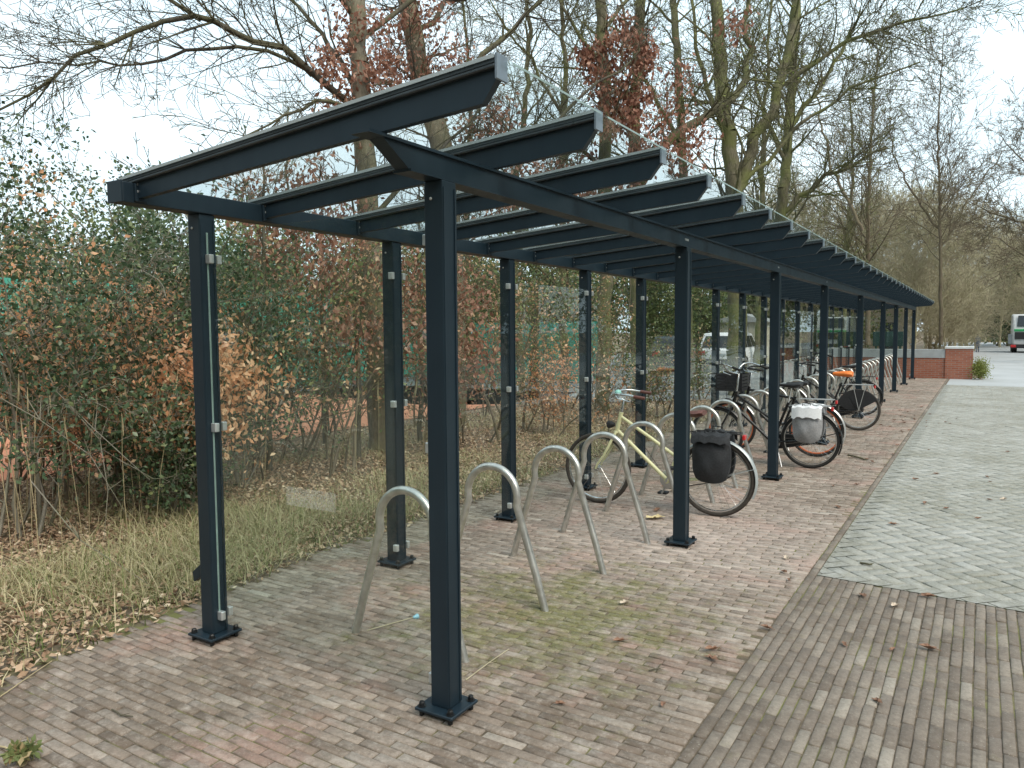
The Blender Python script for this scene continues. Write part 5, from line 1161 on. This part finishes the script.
# tall stalks
st0 = []
for i in range(44):
    px = rd.choice([rd.uniform(0, 60), rd.uniform(20, 120), rd.uniform(60, 190), rd.uniform(225, 480)]); D = rd.uniform(5.2, 8.2); p = at(px, 500, D)
    if p.x > left_edge(max(0, p.y))-.25: continue
    if i < 7 or not st0:
        hh = rd.uniform(.75, 1.45); b = MB(); lx, ly = rd.uniform(-.15, .15), rd.uniform(-.15, .15)
        b.tube([(0, 0, -.02), (lx*.2, ly*.2, hh*.4), (lx*.6, ly*.6, hh*.75), (lx, ly, hh)], [.0028, .0024, .002, .0014], 5)
        b.tube([(lx*.93, ly*.93, hh*.88), (lx, ly, hh*.95), (lx*1.05, ly*1.05, hh*1.04)], [.002, .006, .0015], 6)
        o_ = b.build('grass_stalk', M['straw'], smooth=True); st0.append(o_)
    else: o_ = rd.choice(st0).copy(); COL.objects.link(o_)
    o_.location = (p.x, p.y, 0); o_.rotation_euler = (rd.uniform(-.08, .08), rd.uniform(-.08, .08), rd.uniform(0, 6))
    tag(o_, 'thin dry straw coloured grass stalk standing above the grass and leaf litter', 'grass stalk', 'tall dry grass stalks')
# arching bare canes in the holly
G5 = 'pale arching canes in front of the holly'
for lab, pts in (('long pale cane arching down across the holly', [(0, 300, 6.2), (35, 340, 6.1), (55, 390, 6.0), (95, 430, 5.9), (150, 480, 5.8)]), ('pale cane running from the edge of view towards the grass', [(-5, 395, 5.6), (40, 420, 5.7), (90, 455, 5.8), (130, 520, 5.9)]),
                 ('pale cane bent over the low holly clump', [(60, 395, 6.3), (100, 440, 6.2), (108, 490, 6.1), (104, 540, 6.0)]), ('thin straight dead branch leaning into the holly', [(30, 480, 5.5), (80, 540, 5.3), (150, 585, 5.0)])):
    b = MB(); P_ = [at(*p) for p in pts]; b.tube(P_, [.0045]+[.0035]*(len(P_)-2)+[.0015], 6)
    for q in range(3): a_ = P_[1+q % (len(P_)-2)]; b.tube([a_, a_+Vector((rd.uniform(-.15, .15), rd.uniform(-.1, .1), rd.uniform(.05, .25)))], [.004, .002], 5)
    tag(b.build('bramble_cane', M['bark_pale'], smooth=True), lab, 'bramble cane', G5)
# sapling trunks behind the end glass
for lab, px, D in (('thin pale sapling trunk seen through the frosted part of the end glass', 268, 9.4), ('thin sapling trunk against the clay court', 325, 11.5), ('slim dark sapling beside the first bare oak', 358, 10.3), ('slim sapling behind the second back post', 420, 11.8)):
    segs, tips = [], []; b0 = at(px, 430, D); b0.z = 0
    tr = poly_limb(segs, [(b0.x, b0.y, -.03), (b0.x+.03, b0.y, 1.2), (b0.x-.03, b0.y+.05, 2.4), (b0.x+.05, b0.y, 4.2)], .04, .012, rd, .02)
    sprout(segs, tips, tr, 16, rd, dict(T_CFG, kids=[6, 4, 3]), .9, .3, .4, (0, 0, .3))
    finish_tree('sapling', lab, segs, tips, M['bark_grey'], (b0.x, b0.y, 0), group='thin saplings behind the shelter', nthick=.02)

# ------------------------------------------------------------------ small things on the paving
def fallen_leaf(name, label, p, size, m, group, seed, rz=0):
    rq = random.Random(seed); b = MB(); pts = []; n = 18
    for k in range(n):
        a = 2*PI*k/n; r_ = .5*(1+.22*math.cos(5*a+.3)+.1*rq.uniform(-1, 1))*(1.25 if abs(math.cos(a)) > .6 else .8)
        pts.append(Vector((r_*math.cos(a)*size, r_*math.sin(a)*size*.72, .012+.25*size*(math.sin(a)**2)*rq.uniform(.2, 1)+.10*size*max(0, math.cos(a)))))
    vs = [b.bm.verts.new(q) for q in pts]; c = b.bm.verts.new((0, 0, .006))
    for k in range(n): b.bm.faces.new((vs[k], vs[(k+1) % n], c))
    b.tube([(-.5*size, 0, .012), (-.95*size, .05*size, .006)], [.0018, .0012], 5)
    o_ = b.build(name, m); o_.location = p; o_.rotation_euler = (0, 0, rz); return tag(o_, label, 'leaf', group)
s = N('curled_leaf_cream'); s.set(s.ramp(s.noise(30, 4), [(0.3, (0.5, 0.4, 0.2)), (0.7, (0.72, 0.62, 0.38))]), 0.7); M['leafcream'] = s.m; M['stick'] = simple('pale_cane', (.42, .37, .25), .7)
s = N('curled_leaf_brown'); s.set(s.ramp(s.noise(40, 4), [(0.3, (0.16, 0.08, 0.05)), (0.7, (0.34, 0.2, 0.13))]), 0.8); M['leafbrown'] = s.m
s = N('curled_leaf_pale'); s.set(s.ramp(s.noise(40, 4), [(0.3, (0.42, 0.33, 0.25)), (0.7, (0.62, 0.53, 0.43))]), 0.8); M['leafpale'] = s.m
fallen_leaf('fallen_leaf', 'large cream yellow leaf lying by the second front post', gpos(655, 519), .13, M['leafcream'], None, 4, .5)
fallen_leaf('fallen_leaf', 'curled brown leaf touching the large cream leaf', gpos(657, 511), .08, M['leafbrown'], None, 5, 1.5)
LG = 'dead leaves scattered on the paving'
lv = [(624, 604, 'p', 'pale leaf on the bricks before the third hoop'), (786, 559, 'p', 'pale leaf on the bricks near the corner of the grey paving'), (895, 607, 'p', 'pale leaf below the edge of the grey paving'), (1004, 500, 'p', 'pale leaf alone on the grey paving at the edge of view'), (850, 458, 'p', 'pale leaf beside the twig behind the rear wheels'),
      (866, 460, 'b', 'brown leaf at the end of the twig'), (497, 513, 'p', 'pale leaf against the base of the third back post'), (503, 517, 'b', 'brown leaf against the base of the third back post'), (778, 478, 'b', 'brown leaf touching the third front post'), (893, 525, 'b', 'brown leaf flat on the grey paving'), (863, 597, 'b', 'brown leaf just inside the grey paving corner'),
      (838, 508, 'b', 'brown leaf on the brick border'), (665, 487, 'b', 'brown leaf beneath the cream bicycle pedals'), (672, 492, 'p', 'pale leaf beneath the cream bicycle pedals'), (712, 660, 'b', 'brown leaf in the middle of the open bricks')]
for px, py, k, lab in lv: fallen_leaf('fallen_leaf', lab, gpos(px, py), .06, M['leafpale' if k == 'p' else 'leafbrown'], LG, px, px*.37)
l0 = None
rl = random.Random(8)
for i in range(60):
    px, py = rl.choice([(rl.gauss(905, 12), rl.gauss(418, 5)), (rl.gauss(940, 25), rl.gauss(425, 6)), (rl.uniform(830, 1020), rl.uniform(400, 520)), (rl.uniform(840, 930), rl.uniform(400, 470)), (rl.uniform(560, 1000), rl.uniform(560, 740))])
    if l0 is None: l0 = fallen_leaf('fallen_leaf', '', gpos(px, py), .05, M['leafbrown'], 'small dead leaves blown over the paving', 77, 0); o_ = l0
    else: o_ = l0.copy(); COL.objects.link(o_); o_.location = gpos(px, py); o_.rotation_euler = (0, 0, rl.uniform(0, 6)); k = rl.uniform(.5, 1.3); o_.scale = (k, k, k)
    o_['label'] = 'small curled dead leaf blown onto the open paving'
def twig(label, a, b_, r=.004, m='bark_grey', kink=.02):
    A, B = Vector(a), Vector(b_); q = MB(); A.z += r+.003; B.z += r+.003; md = A.lerp(B, .5)+Vector((kink, -kink, .004)); q.tube([A, A.lerp(md, .5)+Vector((0, .004, 0)), md, md.lerp(B, .6), B], [r, r, r*.9, r*.8, r*.6], 6)
    q.tube([md, md+Vector((.03, .025, .006))], [r*.6, r*.3], 5); return tag(q.build('twig', M[m], smooth=True), label, 'twig', 'twigs on the paving')
twig('dark twig lying on the bricks behind the grey pannier', gpos(848, 456), gpos(866, 461), .012)
twig('short dark twig on the bricks before the corner post', gpos(112, 711), gpos(133, 718), .004)
twig('forked dark twig on the open bricks', gpos(649, 672), gpos(661, 665), .004)
twig('dark twig on the grey paving near its corner', gpos(860, 564), gpos(872, 566), .007)
twig('brown twig lying across the edge of the leaf litter', gpos(0, 626), gpos(72, 630), .006, 'bark_brown')
twig('pale straw stem crossing the paving edge', gpos(0, 698), gpos(52, 662), .003, 'straw', .01)
twig('pale straw stem in the bottom corner of view', gpos(0, 748), gpos(18, 756), .004, 'straw', .0)
rod = thing('drink_stirrer', 'thin cream rod with a blue cup end lying by the first hoop', 'litter', tuple(gpos(365, 633))); o = gpos(365, 633)
A, B = gpos(367, 632), gpos(413, 619); A.z = B.z = .009; MB().tube([A, B], .003, 7).build('rod', M['stick'], rod, o, smooth=True)
MB().lathe([(.006, 0), (.016, .03), (.016, .034)], B, tuple((B-A).normalized()), 12).build('cup', simple('blue_plastic', (.25, .5, .62), .4), rod, o, smooth=True)
twig('thin cream rod lying beside the foot of the front corner post', gpos(466, 681), gpos(509, 650), .0028, 'stick', .0)
